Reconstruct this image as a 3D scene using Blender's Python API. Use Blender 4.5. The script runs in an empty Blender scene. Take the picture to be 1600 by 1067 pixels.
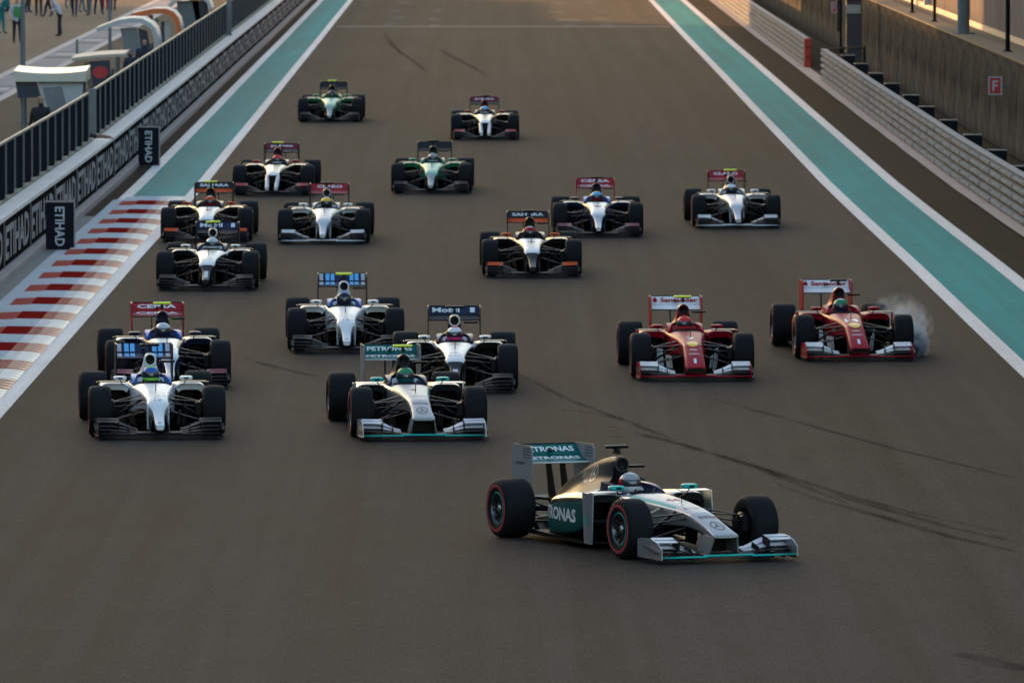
import bpy, bmesh, math, random
import numpy as np
from mathutils import Vector, Matrix
from mathutils.bvhtree import BVHTree
random.seed(7)
R = math.radians
SC = bpy.context.scene
COL = SC.collection

# ------------------------------------------------------------------ camera, sky, sun, exposure
FP, HC, VX, VY = 14600.0, 7.85, 763.0, -250.0      # focal (photo px), eye height, vanishing point of the straight
cam = bpy.data.cameras.new('camera')
cam.sensor_width = 36.0
cam.lens = 36.0 * FP / 1600.0
cam.clip_start = 1.0
cam.clip_end = 6000.0
cam.dof.use_dof = True
cam.dof.focus_distance = 103.0
cam.dof.aperture_fstop = 10.0
cam_o = bpy.data.objects.new('camera', cam)
COL.objects.link(cam_o)
cam_o.location = (0, 0, HC)
cam_o.rotation_euler = (R(90) - math.atan((533.5 - VY) / FP), 0, -math.atan((800 - VX) / FP))
SC.camera = cam_o

SUN_EL, SUN_AZ = R(5.0), R(30)       # low sun ahead of the camera, 30 degrees to the left of the straight
world = bpy.data.worlds.new('World')
SC.world = world
world.use_nodes = True
wn = world.node_tree.nodes
sky = wn.new('ShaderNodeTexSky')
sky.sky_type = 'NISHITA'
sky.sun_disc = False
sky.sun_elevation = SUN_EL
sky.sun_rotation = -SUN_AZ
sky.air_density = 1.0
sky.dust_density = 2.2
sky.ozone_density = 1.3
world.node_tree.links.new(sky.outputs[0], wn['Background'].inputs[0])
wn['Background'].inputs[1].default_value = 0.12
sun = bpy.data.lights.new('sun', 'SUN')
sun.energy = 2.0
sun.angle = R(0.6)
sun.color = (1.0, 0.50, 0.20)
sun_o = bpy.data.objects.new('sun', sun)
COL.objects.link(sun_o)
sun_o.location = (-60, 300, 60)
sd = Vector((math.sin(SUN_AZ) * math.cos(SUN_EL), -math.cos(SUN_AZ) * math.cos(SUN_EL), -math.sin(SUN_EL)))
sun_o.rotation_euler = sd.to_track_quat('-Z', 'Y').to_euler()
vs = SC.view_settings
vs.view_transform = 'Standard'
vs.look = 'None'
vs.gamma = 1.0
vs.use_curve_mapping = False
vs.exposure = 2.9

# ------------------------------------------------------------------ pixel helpers (photo pixels -> ground / upright planes)
def gnd(px, py, z=0.0):
    d = FP * (HC - z) / (py - VY)
    return ((px - VX) * d / FP, d)
def dist(py): return FP * HC / (py - VY)
def up(px, py, d):                       # a point of an upright plane across the track at distance d
    return ((px - VX) * d / FP, HC - (py - VY) * d / FP)
_cy = [-250, 0, 60, 100, 180, 285, 330, 405, 586, 660, 1200]
_cc = [1.03, 1.019, 1.006, 1.003, .994, .989, .994, 1.005, 1.016, 1.02, 1.03]
def bend(d):                             # the straight narrows and widens by a percent or two
    return float(np.interp(FP * HC / d + VY, _cy, _cc))

# ------------------------------------------------------------------ materials
MATS = {}
def mat(name, col, rough=.5, metal=0.0, coat=0.0, var=.08, scale=3.0, bump=0.0, bscale=60, spec=.5, stretch=None, emit=None):
    if name in MATS: return MATS[name]
    m = bpy.data.materials.new(name); m.use_nodes = True
    nt = m.node_tree; b = nt.nodes['Principled BSDF']; L = nt.links.new
    tc = nt.nodes.new('ShaderNodeTexCoord')
    src = tc.outputs['Object']
    if stretch:
        mp = nt.nodes.new('ShaderNodeMapping'); mp.inputs['Scale'].default_value = stretch
        L(src, mp.inputs[0]); src = mp.outputs[0]
    if var > 0:
        nz = nt.nodes.new('ShaderNodeTexNoise'); nz.inputs['Scale'].default_value = scale
        nz.inputs['Detail'].default_value = 5; nz.inputs['Roughness'].default_value = .62
        L(src, nz.inputs['Vector'])
        rp = nt.nodes.new('ShaderNodeValToRGB')
        rp.color_ramp.elements[0].position = .3; rp.color_ramp.elements[1].position = .72
        rp.color_ramp.elements[0].color = tuple(c * (1 - var) for c in col) + (1,)
        rp.color_ramp.elements[1].color = tuple(min(1, c * (1 + var)) for c in col) + (1,)
        L(nz.outputs['Fac'], rp.inputs[0]); L(rp.outputs[0], b.inputs['Base Color'])
        mr = nt.nodes.new('ShaderNodeMapRange')
        mr.inputs['To Min'].default_value = max(0.02, rough - .06); mr.inputs['To Max'].default_value = min(1, rough + .08)
        L(nz.outputs['Fac'], mr.inputs[0]); L(mr.outputs[0], b.inputs['Roughness'])
    else:
        b.inputs['Base Color'].default_value = tuple(col) + (1,)
        b.inputs['Roughness'].default_value = rough
    b.inputs['Metallic'].default_value = metal
    b.inputs['Coat Weight'].default_value = coat
    b.inputs['Coat Roughness'].default_value = .06
    b.inputs['Specular IOR Level'].default_value = spec
    if bump > 0:
        n2 = nt.nodes.new('ShaderNodeTexNoise'); n2.inputs['Scale'].default_value = bscale; n2.inputs['Detail'].default_value = 3
        L(src, n2.inputs['Vector'])
        bp = nt.nodes.new('ShaderNodeBump'); bp.inputs['Strength'].default_value = bump; bp.inputs['Distance'].default_value = .01
        L(n2.outputs['Fac'], bp.inputs['Height']); L(bp.outputs[0], b.inputs['Normal'])
    if emit:
        b.inputs['Emission Color'].default_value = tuple(emit[:3]) + (1,); b.inputs['Emission Strength'].default_value = emit[3]
    MATS[name] = m
    return m
def paint(name, col, **k):
    k.setdefault('rough', .36); k.setdefault('coat', 0.0); k.setdefault('var', .04); k.setdefault('spec', .14)
    return mat('paint_' + name, col, **k)

def asphalt_material(name, c0, c1, rough, marks, spec=.012):
    m = bpy.data.materials.new(name); m.use_nodes = True
    nt = m.node_tree; b = nt.nodes['Principled BSDF']; L = nt.links.new
    tc = nt.nodes.new('ShaderNodeTexCoord')
    def noise(sc, scale, detail=6, rgh=.6):
        mp = nt.nodes.new('ShaderNodeMapping'); mp.inputs['Scale'].default_value = sc
        L(tc.outputs['Object'], mp.inputs[0])
        n = nt.nodes.new('ShaderNodeTexNoise'); n.inputs['Scale'].default_value = scale
        n.inputs['Detail'].default_value = detail; n.inputs['Roughness'].default_value = rgh
        L(mp.outputs[0], n.inputs['Vector']); return n.outputs['Fac']
    def math_(op, a, bb):
        n = nt.nodes.new('ShaderNodeMath'); n.operation = op
        for i, v in enumerate((a, bb)):
            if isinstance(v, (int, float)): n.inputs[i].default_value = v
            else: L(v, n.inputs[i])
        return n.outputs[0]
    big = noise((1, .05, 1), .5, 4, .55)             # worn lanes, drawn out along the straight
    mid = noise((1, .16, 1), 2.3, 6, .7)
    fine = noise((1, .10, 1), 38.0, 1.5, .7)         # aggregate
    patch = noise((.35, .12, 1), .45, 3, .5)
    f = math_('ADD', math_('MULTIPLY', big, .22), math_('ADD', math_('MULTIPLY', mid, .22), math_('MULTIPLY', fine, .40)))
    f = math_('ADD', f, math_('MULTIPLY', patch, .16))
    if marks:
        lane = noise((1, .006, 1), 1.5, 3, .6)       # rubbered lines laid along the straight
        f = math_('ADD', math_('MULTIPLY', f, .72), math_('MULTIPLY', lane, .28))
    rp = nt.nodes.new('ShaderNodeValToRGB')
    rp.color_ramp.elements[0].position = .40; rp.color_ramp.elements[1].position = .60
    rp.color_ramp.elements[0].color = c0 + (1,); rp.color_ramp.elements[1].color = c1 + (1,)
    L(f, rp.inputs[0]); L(rp.outputs[0], b.inputs['Base Color'])
    mr = nt.nodes.new('ShaderNodeMapRange'); mr.inputs['From Min'].default_value = .3; mr.inputs['From Max'].default_value = .7
    mr.inputs['To Min'].default_value = rough - .07; mr.inputs['To Max'].default_value = rough + .07
    L(f, mr.inputs[0]); L(mr.outputs[0], b.inputs['Roughness'])
    bp = nt.nodes.new('ShaderNodeBump'); bp.inputs['Strength'].default_value = .35; bp.inputs['Distance'].default_value = .004
    L(fine, bp.inputs['Height']); L(bp.outputs[0], b.inputs['Normal'])
    b.inputs['Specular IOR Level'].default_value = spec
    MATS[name] = m
    return m

M_ASPH = asphalt_material('asphalt', (.015, .0130, .0115), (.055, .0468, .0412), .80, True)
M_ASPH2 = asphalt_material('asphalt_verge', (.022, .0185, .0150), (.040, .034, .028), .85, False, .004)
M_PITFLOOR = asphalt_material('pit_floor', (.115, .088, .066), (.19, .148, .112), .8, False, .006)
M_CONC = mat('concrete', (.20, .19, .175), .8, var=.2, scale=2.5, bump=.3, spec=.02)
M_CONCP = mat('concrete_pink', (.36, .30, .28), .75, var=.15, scale=2.0, spec=.01)
M_WLINE = asphalt_material('line_white', (.40, .38, .38), (.66, .635, .64), .6, True, .015)
M_TEAL = asphalt_material('runoff_teal', (.010, .135, .140), (.022, .26, .255), .7, True, .008)
M_KRED = mat('kerb_red', (.20, .012, .009), .5, var=.16, scale=2.5, spec=0.0)
M_KREDGLINT = mat('kerb_red_glint', (.20, .022, .014), .42, var=.16, scale=2.5, spec=.15)  # glint put into the paint: lighter, glossier red along the track side
M_KREDM = mat('kerb_red_matt', (.36, .082, .060), .7, var=.14, scale=2.5, spec=0.0)
M_KREDHALF = mat('kerb_red_half_glint', (.22, .022, .015), .5, var=.2, scale=4, spec=.035)  # step between plain red and the painted-in glint
M_KWHITEHALF = mat('kerb_white_half_glint', (.46, .44, .43), .5, var=.18, scale=4, spec=.05)  # step between plain white and the painted-in glint
M_KWHITE = mat('kerb_white', (.46, .445, .45), .5, var=.12, scale=2.5, spec=0.0)
M_KWHITEGLINT = mat('kerb_white_glint', (.50, .47, .45), .42, var=.12, scale=2.5, spec=.2)  # glint put into the paint: lighter, glossier white along the track side
M_KWHITEM = mat('kerb_white_matt', (.46, .445, .45), .6, var=.12, scale=2.5, spec=0.0)
M_BLACK = mat('carbon', (.005, .005, .006), .42, var=.25, scale=12, spec=.10)
M_DARK = mat('dark_matt', (.010, .010, .011), .75, var=.2, spec=0.05)
M_RUBBER = mat('tyre_rubber', (.009, .009, .0105), .7, var=.25, scale=9, bump=.15, bscale=40, spec=.10)
M_RIM = mat('rim_metal', (.10, .10, .105), .3, metal=.9, var=.1)
M_STEEL = mat('steel', (.42, .42, .41), .35, metal=.8, var=.15)
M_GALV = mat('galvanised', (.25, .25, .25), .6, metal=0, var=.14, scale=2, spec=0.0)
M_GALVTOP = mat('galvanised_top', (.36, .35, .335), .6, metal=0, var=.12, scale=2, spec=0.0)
M_GREY = mat('grey_paint', (.17, .17, .17), .5, var=.1, spec=.03)
M_GLASSDK = mat('smoked_panel', (.016, .019, .021), .4, var=.1, spec=0.0)
M_WALLP = mat('wall_panel_black', (.016, .015, .014), .5, var=.2, spec=0.0)
M_WALLT = mat('wall_letters', (.36, .33, .31), .6, var=.1, spec=0.0)
M_LEDGE = mat('ledge_white', (.74, .65, .60), .65, var=.14, scale=2, spec=.02)
M_TAN = mat('tan_sill', (.25, .225, .18), .8, var=.15, spec=0.1)
M_SKIN = mat('skin', (.36, .19, .12), .6, var=.08)
M_SKIND = mat('skin_dark', (.20, .09, .055), .6, var=.08)
M_HAIR = mat('hair', (.02, .016, .013), .7, var=.2)

# ------------------------------------------------------------------ mesh builder
class MB:
    def __init__(s): s.v = []; s.f = []; s.m = []; s.syms = []
    def si(s, sym):
        if sym not in s.syms: s.syms.append(sym)
        return s.syms.index(sym)
    def add(s, vs, fs, sym):
        o = len(s.v); s.v += [tuple(v) for v in vs]
        for i, f in enumerate(fs):
            s.f.append(tuple(k + o for k in f))
            s.m.append(s.si(sym[i] if isinstance(sym, list) else sym))
        return s
    def box(s, x0, x1, y0, y1, z0, z1, sym='a'):
        return s.add([(x, y, z) for z in (z0, z1) for y in (y0, y1) for x in (x0, x1)],
                     [(0, 2, 3, 1), (4, 5, 7, 6), (0, 1, 5, 4), (2, 6, 7, 3), (0, 4, 6, 2), (1, 3, 7, 5)], sym)
    def bbox(s, x0, x1, y0, y1, z0, z1, b=.01, sym='a'):     # box with chamfered edges: a loft of inset rings
        rings = []
        for z, i in ((z0, b), (z0 + b, 0), (z1 - b, 0), (z1, b)):
            X0, X1, Y0, Y1 = x0 + i, x1 - i, y0 + i, y1 - i
            c = b * .7
            rings.append([(X0 + c, Y0, z), (X1 - c, Y0, z), (X1, Y0 + c, z), (X1, Y1 - c, z), (X1 - c, Y1, z), (X0 + c, Y1, z), (X0, Y1 - c, z), (X0, Y0 + c, z)])
        return s.loft(rings, sym)
    def loft(s, rings, sym='a', close=True, caps=(True, True), capsym=None):
        n = len(rings[0]); o = len(s.v)
        for r in rings: s.v += [tuple(p) for p in r]
        for i in range(len(rings) - 1):
            for j in range(n if close else n - 1):
                k = (j + 1) % n
                s.f.append((o + i * n + j, o + i * n + k, o + (i + 1) * n + k, o + (i + 1) * n + j))
                s.m.append(s.si(sym(i, j) if callable(sym) else sym))
        cs = capsym or (sym(0, 0) if callable(sym) else sym)
        if close and caps[0]: s.f.append(tuple(o + j for j in range(n))[::-1]); s.m.append(s.si(cs))
        if close and caps[1]: s.f.append(tuple(o + (len(rings) - 1) * n + j for j in range(n))); s.m.append(s.si(cs))
        return s
    def tube(s, pts, r, n=8, sym='a', caps=(True, True), flat=1.0, up=(0, 0, 1)):
        pts = [Vector(p) for p in pts]; rings = []
        for i, p in enumerate(pts):
            t = (pts[min(i + 1, len(pts) - 1)] - pts[max(i - 1, 0)]).normalized()
            u = Vector(up)
            if abs(t.dot(u)) > .95: u = Vector((0, 1, 0))
            a = t.cross(u).normalized(); b = a.cross(t).normalized()
            rr = r[i] if isinstance(r, (list, tuple)) else r
            rings.append([p + a * (rr * math.cos(2 * math.pi * k / n)) + b * (rr * flat * math.sin(2 * math.pi * k / n)) for k in range(n)])
        return s.loft(rings, sym, caps=caps)
    def sheet(s, grid, th, sym='a'):                       # grid[i][j] points -> thin solid
        ni, nj = len(grid), len(grid[0])
        G = [[Vector(p) for p in row] for row in grid]
        top, bot = [], []
        for i in range(ni):
            for j in range(nj):
                du = G[min(i + 1, ni - 1)][j] - G[max(i - 1, 0)][j]
                dv = G[i][min(j + 1, nj - 1)] - G[i][max(j - 1, 0)]
                nn = du.cross(dv)
                nn = nn.normalized() if nn.length > 1e-9 else Vector((0, 0, 1))
                top.append(G[i][j] + nn * th * .5); bot.append(G[i][j] - nn * th * .5)
        o = ni * nj; fs = []
        for i in range(ni - 1):
            for j in range(nj - 1):
                a, b, c, d = i * nj + j, i * nj + j + 1, (i + 1) * nj + j + 1, (i + 1) * nj + j
                fs.append((a, d, c, b)); fs.append((a + o, b + o, c + o, d + o))
        for i in range(ni - 1):
            for j in (0, nj - 1):
                a, d = i * nj + j, (i + 1) * nj + j
                fs.append((a, d, d + o, a + o) if j else (d, a, a + o, d + o))
        for j in range(nj - 1):
            for i in (0, ni - 1):
                a, b = i * nj + j, i * nj + j + 1
                fs.append((b, a, a + o, b + o) if i else (a, b, b + o, a + o))
        return s.add(top + bot, fs, sym)
    def lathe(s, prof, n=32, sym='a', axis='x', c=(0, 0, 0), syms=None):   # prof: (radius, along)
        rings = []
        for (r, a) in prof:
            ring = []
            for k in range(n):
                t = 2 * math.pi * k / n
                if axis == 'x': ring.append((c[0] + a, c[1] + r * math.cos(t), c[2] + r * math.sin(t)))
                elif axis == 'z': ring.append((c[0] + r * math.cos(t), c[1] + r * math.sin(t), c[2] + a))
                else: ring.append((c[0] + r * math.cos(t), c[1] + a, c[2] + r * math.sin(t)))
            rings.append(ring)
        return s.loft(rings, (lambda i, j: syms[i]) if syms else sym, caps=(False, False))
    def poly(s, pts, d, sym='a'):                          # polygon (list of 3d points) extruded by vector d
        n = len(pts); d = Vector(d); a = [Vector(p) for p in pts]; b = [p + d for p in a]
        return s.add(a + b, [tuple(range(n))[::-1], tuple(range(n, 2 * n))] + [(i, (i + 1) % n, n + (i + 1) % n, n + i) for i in range(n)], sym)
    def mirrored(s):
        o = MB(); o.v = [(-x, y, z) for x, y, z in s.v]; o.f = [f[::-1] for f in s.f]; o.m = list(s.m); o.syms = list(s.syms); return o
    def mesh(s, name='mesh', smooth=35, fix=True):
        me = bpy.data.meshes.new(name); me.from_pydata(s.v, [], s.f)
        for _ in s.syms: me.materials.append(None)
        me.polygons.foreach_set('material_index', s.m)
        if fix:
            bm = bmesh.new(); bm.from_mesh(me); bmesh.ops.remove_doubles(bm, verts=bm.verts, dist=1e-5)
            bmesh.ops.recalc_face_normals(bm, faces=bm.faces); bm.to_mesh(me); bm.free()
        if smooth:
            me.polygons.foreach_set('use_smooth', [True] * len(me.polygons)); me.set_sharp_from_angle(angle=R(smooth))
        me['syms'] = '|'.join(s.syms); me.update()
        return me

def obj(name, me, parent=None, mats=None, loc=None, rot=None, **tags):
    if isinstance(me, MB): me = me.mesh(name)
    o = bpy.data.objects.new(name, me); COL.objects.link(o)
    if parent is not None: o.parent = parent
    if loc is not None: o.location = loc
    if rot is not None: o.rotation_euler = rot
    if me is not None and mats is not None:
        sy = me['syms'].split('|')
        for i, s in enumerate(o.material_slots):
            s.link = 'OBJECT'; s.material = mats if not isinstance(mats, dict) else mats[sy[i]]
    for k, v in tags.items(): o[k] = v
    return o
def thing(name, label, category, loc=(0, 0, 0), rz=0.0, group=None):
    o = bpy.data.objects.new(name, None); COL.objects.link(o); o.empty_display_size = .2
    o.location = loc; o.rotation_euler = (0, 0, rz); o['label'] = label; o['category'] = category
    if group: o['group'] = group
    return o

_TX = {}
def text_data(body, bold=.02, res=2):                      # flat lettering as triangles, unit box centred on 0
    k = (body, bold)
    if k not in _TX:
        c = bpy.data.curves.new('t', 'FONT'); c.body = body; c.offset = bold; c.resolution_u = res
        o = bpy.data.objects.new('t', c); COL.objects.link(o)
        bpy.context.view_layer.update()
        me = bpy.data.meshes.new_from_object(o.evaluated_get(bpy.context.evaluated_depsgraph_get()))
        vs_ = np.array([v.co[:2] for v in me.vertices]); fs = [tuple(p.vertices) for p in me.polygons]
        bpy.data.objects.remove(o); bpy.data.curves.remove(c); bpy.data.meshes.remove(me)
        lo, hi = vs_.min(0), vs_.max(0)
        _TX[k] = ((vs_ - (lo + hi) / 2) / (hi - lo), fs, (hi - lo)[0] / (hi - lo)[1])
    return _TX[k]
def lettering(mb, body, origin, u, v, w, h, sym='text', bold=.02):
    """text in the plane origin + s*u + t*v, w by h metres"""
    vs_, fs, _ = text_data(body, bold); o = Vector(origin); u = Vector(u); v = Vector(v)
    return mb.add([o + u * (x * w) + v * (y * h) for x, y in vs_], fs, sym)
def wrap_lettering(mb, body, origin, u, v, w, h, ray, bvh, sym='text', bold=.02, off=.004):
    vs_, fs, _ = text_data(body, bold); o = Vector(origin); u = Vector(u); v = Vector(v); ray = Vector(ray).normalized(); out = []
    for x, y in vs_:
        p = o + u * (x * w) + v * (y * h)
        hit = bvh.ray_cast(p, ray)
        out.append((hit[0] - ray * off) if hit[0] is not None else p + ray * .2)
    return mb.add(out, fs, sym)

# ------------------------------------------------------------------ the ground, painted strips
def strip_mb(x0, x1, d0, d1, z, step=6.0, bent=True, jag=0.0):
    mb = MB(); n = max(1, int(round((d1 - d0) / step))); vs_ = []
    for i in range(n + 1):
        d = d0 + (d1 - d0) * i / n; b = bend(d) if bent else 1.0
        j = random.uniform(-jag, jag) if jag else 0
        vs_ += [(x0 * b + j, d, z), (x1 * b, d, z)]
    mb.add(vs_, [(2 * i, 2 * i + 1, 2 * i + 3, 2 * i + 2) for i in range(n)], 'a')
    return mb
def strip(name, x0, x1, d0, d1, z, m, **k):
    return obj(name, strip_mb(x0, x1, d0, d1, z, **k).mesh(name, smooth=0, fix=False), None, m, kind='structure')
NEAR, FAR = 40.0, 900.0
g = MB(); g.add([(-2500, -400, -.012), (2500, -400, -.012), (2500, 4500, -.012), (-2500, 4500, -.012)], [(0, 1, 2, 3)], 'a')
obj('ground', g.mesh('ground', 0, False), None, M_ASPH2, kind='structure')
# main racing surface: runs wide below the camera where the field fans out
strip('road', -8.9, 11.2, NEAR, FAR, 0.0, M_ASPH)
H = HC
LWI = (-.858 * H, -.828 * H); LWO = (-1.040 * H, -1.008 * H); RWI = (.980 * H, 1.012 * H); RWO = (1.178 * H, 1.211 * H)
KERB_END = dist(307)
strip('verge_left', -1.075 * H, LWO[0] - .02, 60, FAR, .003, M_ASPH2)
strip('verge_right', RWO[1] + .02, 1.345 * H, NEAR, FAR, .003, M_ASPH2)
strip('runoff_paint_left', LWO[1], LWI[0], KERB_END, FAR, .004, M_TEAL)
strip('runoff_paint_right', RWI[1], RWO[0], NEAR, FAR, .004, M_TEAL)
strip('track_line_left', LWI[0] - .01, LWI[1], 60, FAR, .008, M_WLINE)
strip('runoff_line_left', LWO[0], LWO[1] + .01, KERB_END - .1, FAR, .008, M_WLINE)
strip('track_line_right', RWI[0], RWI[1] + .01, NEAR, FAR, .008, M_WLINE)
strip('runoff_line_right', RWO[0] - .01, RWO[1], NEAR, FAR, .008, M_WLINE)
strip('runoff_end_line', LWO[0], LWI[1], KERB_END - 2.1, KERB_END + .05, .0095, M_WLINE)
strip('kerb_margin', -1.050 * H, -1.010 * H, 70, KERB_END - 2, .010, M_KWHITEM)
strip('concrete_apron', -1.10 * H, -1.045 * H, 70, dist(338), .007, M_CONC, jag=.05)
# timing line across the straight
strip('timing_line', -6.3, 7.6, dist(43), dist(40.5), .005, mat('worn_white', (.095, .084, .075), .8, spec=.02, var=.3, scale=4))

# kerb: alternating red and white blocks with a ridged inner half
kerb = thing('kerb', 'red and white striped ridged kerb beside the left edge of the track', 'kerb', (0, 150, 0))
PER = 4.75
def kerb_meshes():
    L = PER / 2
    inn = MB(); nr = 4; vs_ = []; fs = []
    xs = [-7.62, -7.42, -7.20, -7.02, -6.88, -6.735]
    base = [.045, .042, .038, .031, .023, .011]
    ys = []; hz = []
    for r_ in range(nr):
        y0 = r_ * L / nr
        for fy, h_ in ((0.0, 0.0), (.16, .034), (.5, .030), (.97, .001)):
            ys.append(y0 + fy * L / nr); hz.append(h_)
    ys.append(L - .004); hz.append(0)
    for y, h_ in zip(ys, hz):
        for x, z in zip(xs, base): vs_.append((x, y, z + h_ * (1 if x < -6.76 else .25)))
    nx = len(xs)
    for i in range(len(ys) - 1):
        for j in range(nx - 1): fs.append((i * nx + j, i * nx + j + 1, (i + 1) * nx + j + 1, (i + 1) * nx + j))
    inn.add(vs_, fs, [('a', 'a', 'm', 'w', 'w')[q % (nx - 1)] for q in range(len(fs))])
    out = MB(); xo = [-8.0, -7.97, -7.63, -7.618]; zo = [.0, .055, .052, .02]
    out.add([(x, y, z) for y in (0, L - .004) for x, z in zip(xo, zo)], [(j, j + 1, 5 + j, 4 + j) for j in range(3)] + [(0, 3, 2, 1), (4, 5, 6, 7)], 'a')
    # outer blocks lie askew, as painted
    out.v = [(x, y - (x + 7.62) * -.9, z) for x, y, z in out.v]
    return inn.mesh('kerb_inner', 40, False), out.mesh('kerb_outer', 0, False)
KI, KO = kerb_meshes()
k = 0
d = 134.4 - PER / 4 - 6 * PER
while d < KERB_END - 3.2:
    red = (k % 2 == 0); b = bend(d + 1)
    for me, mt, nm in ((KI, dict(a=M_KRED, m=M_KREDHALF, w=M_KREDGLINT) if red else dict(a=M_KWHITE, m=M_KWHITEHALF, w=M_KWHITEGLINT), 'ridged_block'), (KO, M_KREDM if red else M_KWHITEM, 'flat_block')):
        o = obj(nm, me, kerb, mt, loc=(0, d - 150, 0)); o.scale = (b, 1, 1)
    d += PER / 2; k += 1

# skid marks: thin films of rubber on the road
def rubber_mat(name, alpha, col=(.012, .012, .012), sc=(3, .3, 1)):
    m = bpy.data.materials.new(name); m.use_nodes = True; nt = m.node_tree; b = nt.nodes['Principled BSDF']; L = nt.links.new
    b.inputs['Base Color'].default_value = col + (1,); b.inputs['Roughness'].default_value = .75
    b.inputs['Specular IOR Level'].default_value = 0.0
    tc = nt.nodes.new('ShaderNodeTexCoord'); mp = nt.nodes.new('ShaderNodeMapping'); mp.inputs['Scale'].default_value = sc
    nz = nt.nodes.new('ShaderNodeTexNoise'); nz.inputs['Scale'].default_value = 2.2; nz.inputs['Detail'].default_value = 6
    L(tc.outputs['Object'], mp.inputs[0]); L(mp.outputs[0], nz.inputs['Vector'])
    mr = nt.nodes.new('ShaderNodeMapRange'); mr.inputs['From Min'].default_value = .28; mr.inputs['From Max'].default_value = .7
    mr.inputs['To Min'].default_value = 0; mr.inputs['To Max'].default_value = alpha
    L(nz.outputs['Fac'], mr.inputs[0]); L(mr.outputs[0], b.inputs['Alpha'])
    return m
M_SKID = rubber_mat('skid_rubber', .36, (.008, .008, .008), sc=(2, .06, 1))
M_DUST = rubber_mat('dust_mark', .32, (.42, .38, .33), (9, .6, 1))
def skid(pxs, w, m=M_SKID, name='skid_mark', z=.0055):
    pts = [gnd(*p) for p in pxs]; mb = MB(); vs_ = []
    # refine with a quadratic interpolation
    P = np.array(pts); t = np.linspace(0, len(P) - 1, 14)
    X = np.interp(t, range(len(P)), P[:, 0]); Y = np.interp(t, range(len(P)), P[:, 1])
    for i in range(len(t)):
        f = min(1, min(i, len(t) - 1 - i) / 2 + .15)
        vs_ += [(X[i] - w / 2 * f, Y[i], z), (X[i] + w / 2 * f, Y[i], z)]
    mb.add(vs_, [(2 * i, 2 * i + 1, 2 * i + 3, 2 * i + 2) for i in range(len(t) - 1)], 'a')
    return obj(name, mb.mesh(name, 0, False), None, m, kind='structure')
skid([(1600, 866), (1480, 838), (1370, 806), (1280, 782), (1215, 757)], .16)
skid([(1600, 850), (1490, 826), (1385, 797), (1300, 772)], .13)
skid([(1600, 1050), (1560, 1037), (1500, 1022)], .3)
skid([(800, 640), (880, 640), (960, 652), (1060, 690)], .12)
skid([(380, 560), (430, 574), (500, 590)], .15)
skid([(760, 118), (730, 101), (700, 86), (686, 76)], .2)
skid([(668, 112), (640, 92), (620, 78), (600, 52)], .2)
skid([(860, 690), (1010, 680), (1180, 730), (1330, 790)], .14)
skid([(940, 664), (1060, 692), (1180, 728), (1300, 768), (1440, 806), (1600, 838)], .12)
skid([(1100, 620), (1230, 655), (1390, 700), (1600, 750)], .1)
skid([(760, 560), (840, 600), (900, 630), (1000, 665)], .1)
for (x, y, w) in ((618, 17, .5), (624, 28, .8), (612, 38, .7), (684, 16, .5), (680, 30, .6), (677, 41, .6), (872, 19, .9), (888, 32, 1.2), (894, 39, .9), (937, 18, .5), (940, 30, 1.2), (950, 40, .9), (870, 6, .8), (925, 4, .9), (634, 5, .6)):
    xx, dd = gnd(x, y)
    mb = MB(); n = 10; vs_ = [(xx, dd, .0065)]
    for q in range(n):
        rr = random.uniform(.6, 1.1); vs_.append((xx + w * .5 * rr * math.cos(q * 2 * math.pi / n), dd + 5.5 * rr * math.sin(q * 2 * math.pi / n), .0065))
    mb.add(vs_, [(0, 1 + q, 1 + (q + 1) % n) for q in range(n)], 'a')
    obj('dust_patch', mb.mesh('dust_patch', 0, False), None, M_DUST, kind='structure')

# ------------------------------------------------------------------ pit side: floor, painted pit boxes
g = MB(); g.add([(-60, 60, .002), (-9.6, 60, .002), (-9.6, 900, .002), (-60, 900, .002)], [(0, 1, 2, 3)], 'a')
obj('pit_lane', g.mesh('pit_lane', 0, False), None, M_PITFLOOR, kind='structure')
M_PITDK = asphalt_material('pit_asphalt', (.045, .041, .036), (.068, .062, .054), .8, False, .008)
strip('pit_road', -14.75, -9.5, 60, 900, .005, M_PITDK, bent=False)
M_PLINE = mat('pit_line', (.36, .34, .32), .8, spec=.03, var=.15)
M_PBLUE = mat('pit_box_grey', (.20, .20, .22), .8, spec=.03, var=.15)
M_PDARK = mat('pit_box_blue', (.08, .085, .11), .8, spec=.03, var=.15)
strip('pit_box_paint', -16.2, -14.7, 60, 900, .008, M_PBLUE, bent=False)
strip('pit_line_inner', -14.95, -14.65, 60, 900, .011, M_PLINE, bent=False)
strip('pit_line_outer', -16.35, -16.05, 60, 900, .011, M_PLINE, bent=False)
dd = 120
while dd < 560:
    strip('pit_box_bar', -16.0, -15.0, dd, dd + 2.2, .012, M_PDARK, bent=False)
    strip('pit_box_bar', -15.8, -15.1, dd + 5.0, dd + 7.5, .012, M_PLINE, bent=False)
    strip('pit_box_bar', -16.0, -15.0, dd + 9, dd + 10.2, .012, M_PDARK, bent=False)
    dd += 24

# ------------------------------------------------------------------ the race car: one set of meshes, liveries by slot
def sring(y, hw, zb, zt, n=3.5, N=28, cx=0.0, tilt=0.0):
    out = []; zc = (zb + zt) / 2; hh = (zt - zb) / 2
    for k in range(N):
        t = 2 * math.pi * (k + .5) / N; c, s_ = math.cos(t), math.sin(t)
        x = hw * math.copysign(abs(c) ** (2 / n), c); z = hh * math.copysign(abs(s_) ** (2 / n), s_)
        out.append((cx + x, y - tilt * z, zc + z))
    return out
def ang(j, N=28): return (360 * (j + 1.0) / N) % 360          # mid angle of facet j
def is_top(j, lo=38, hi=142): return lo <= ang(j) <= hi

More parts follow.
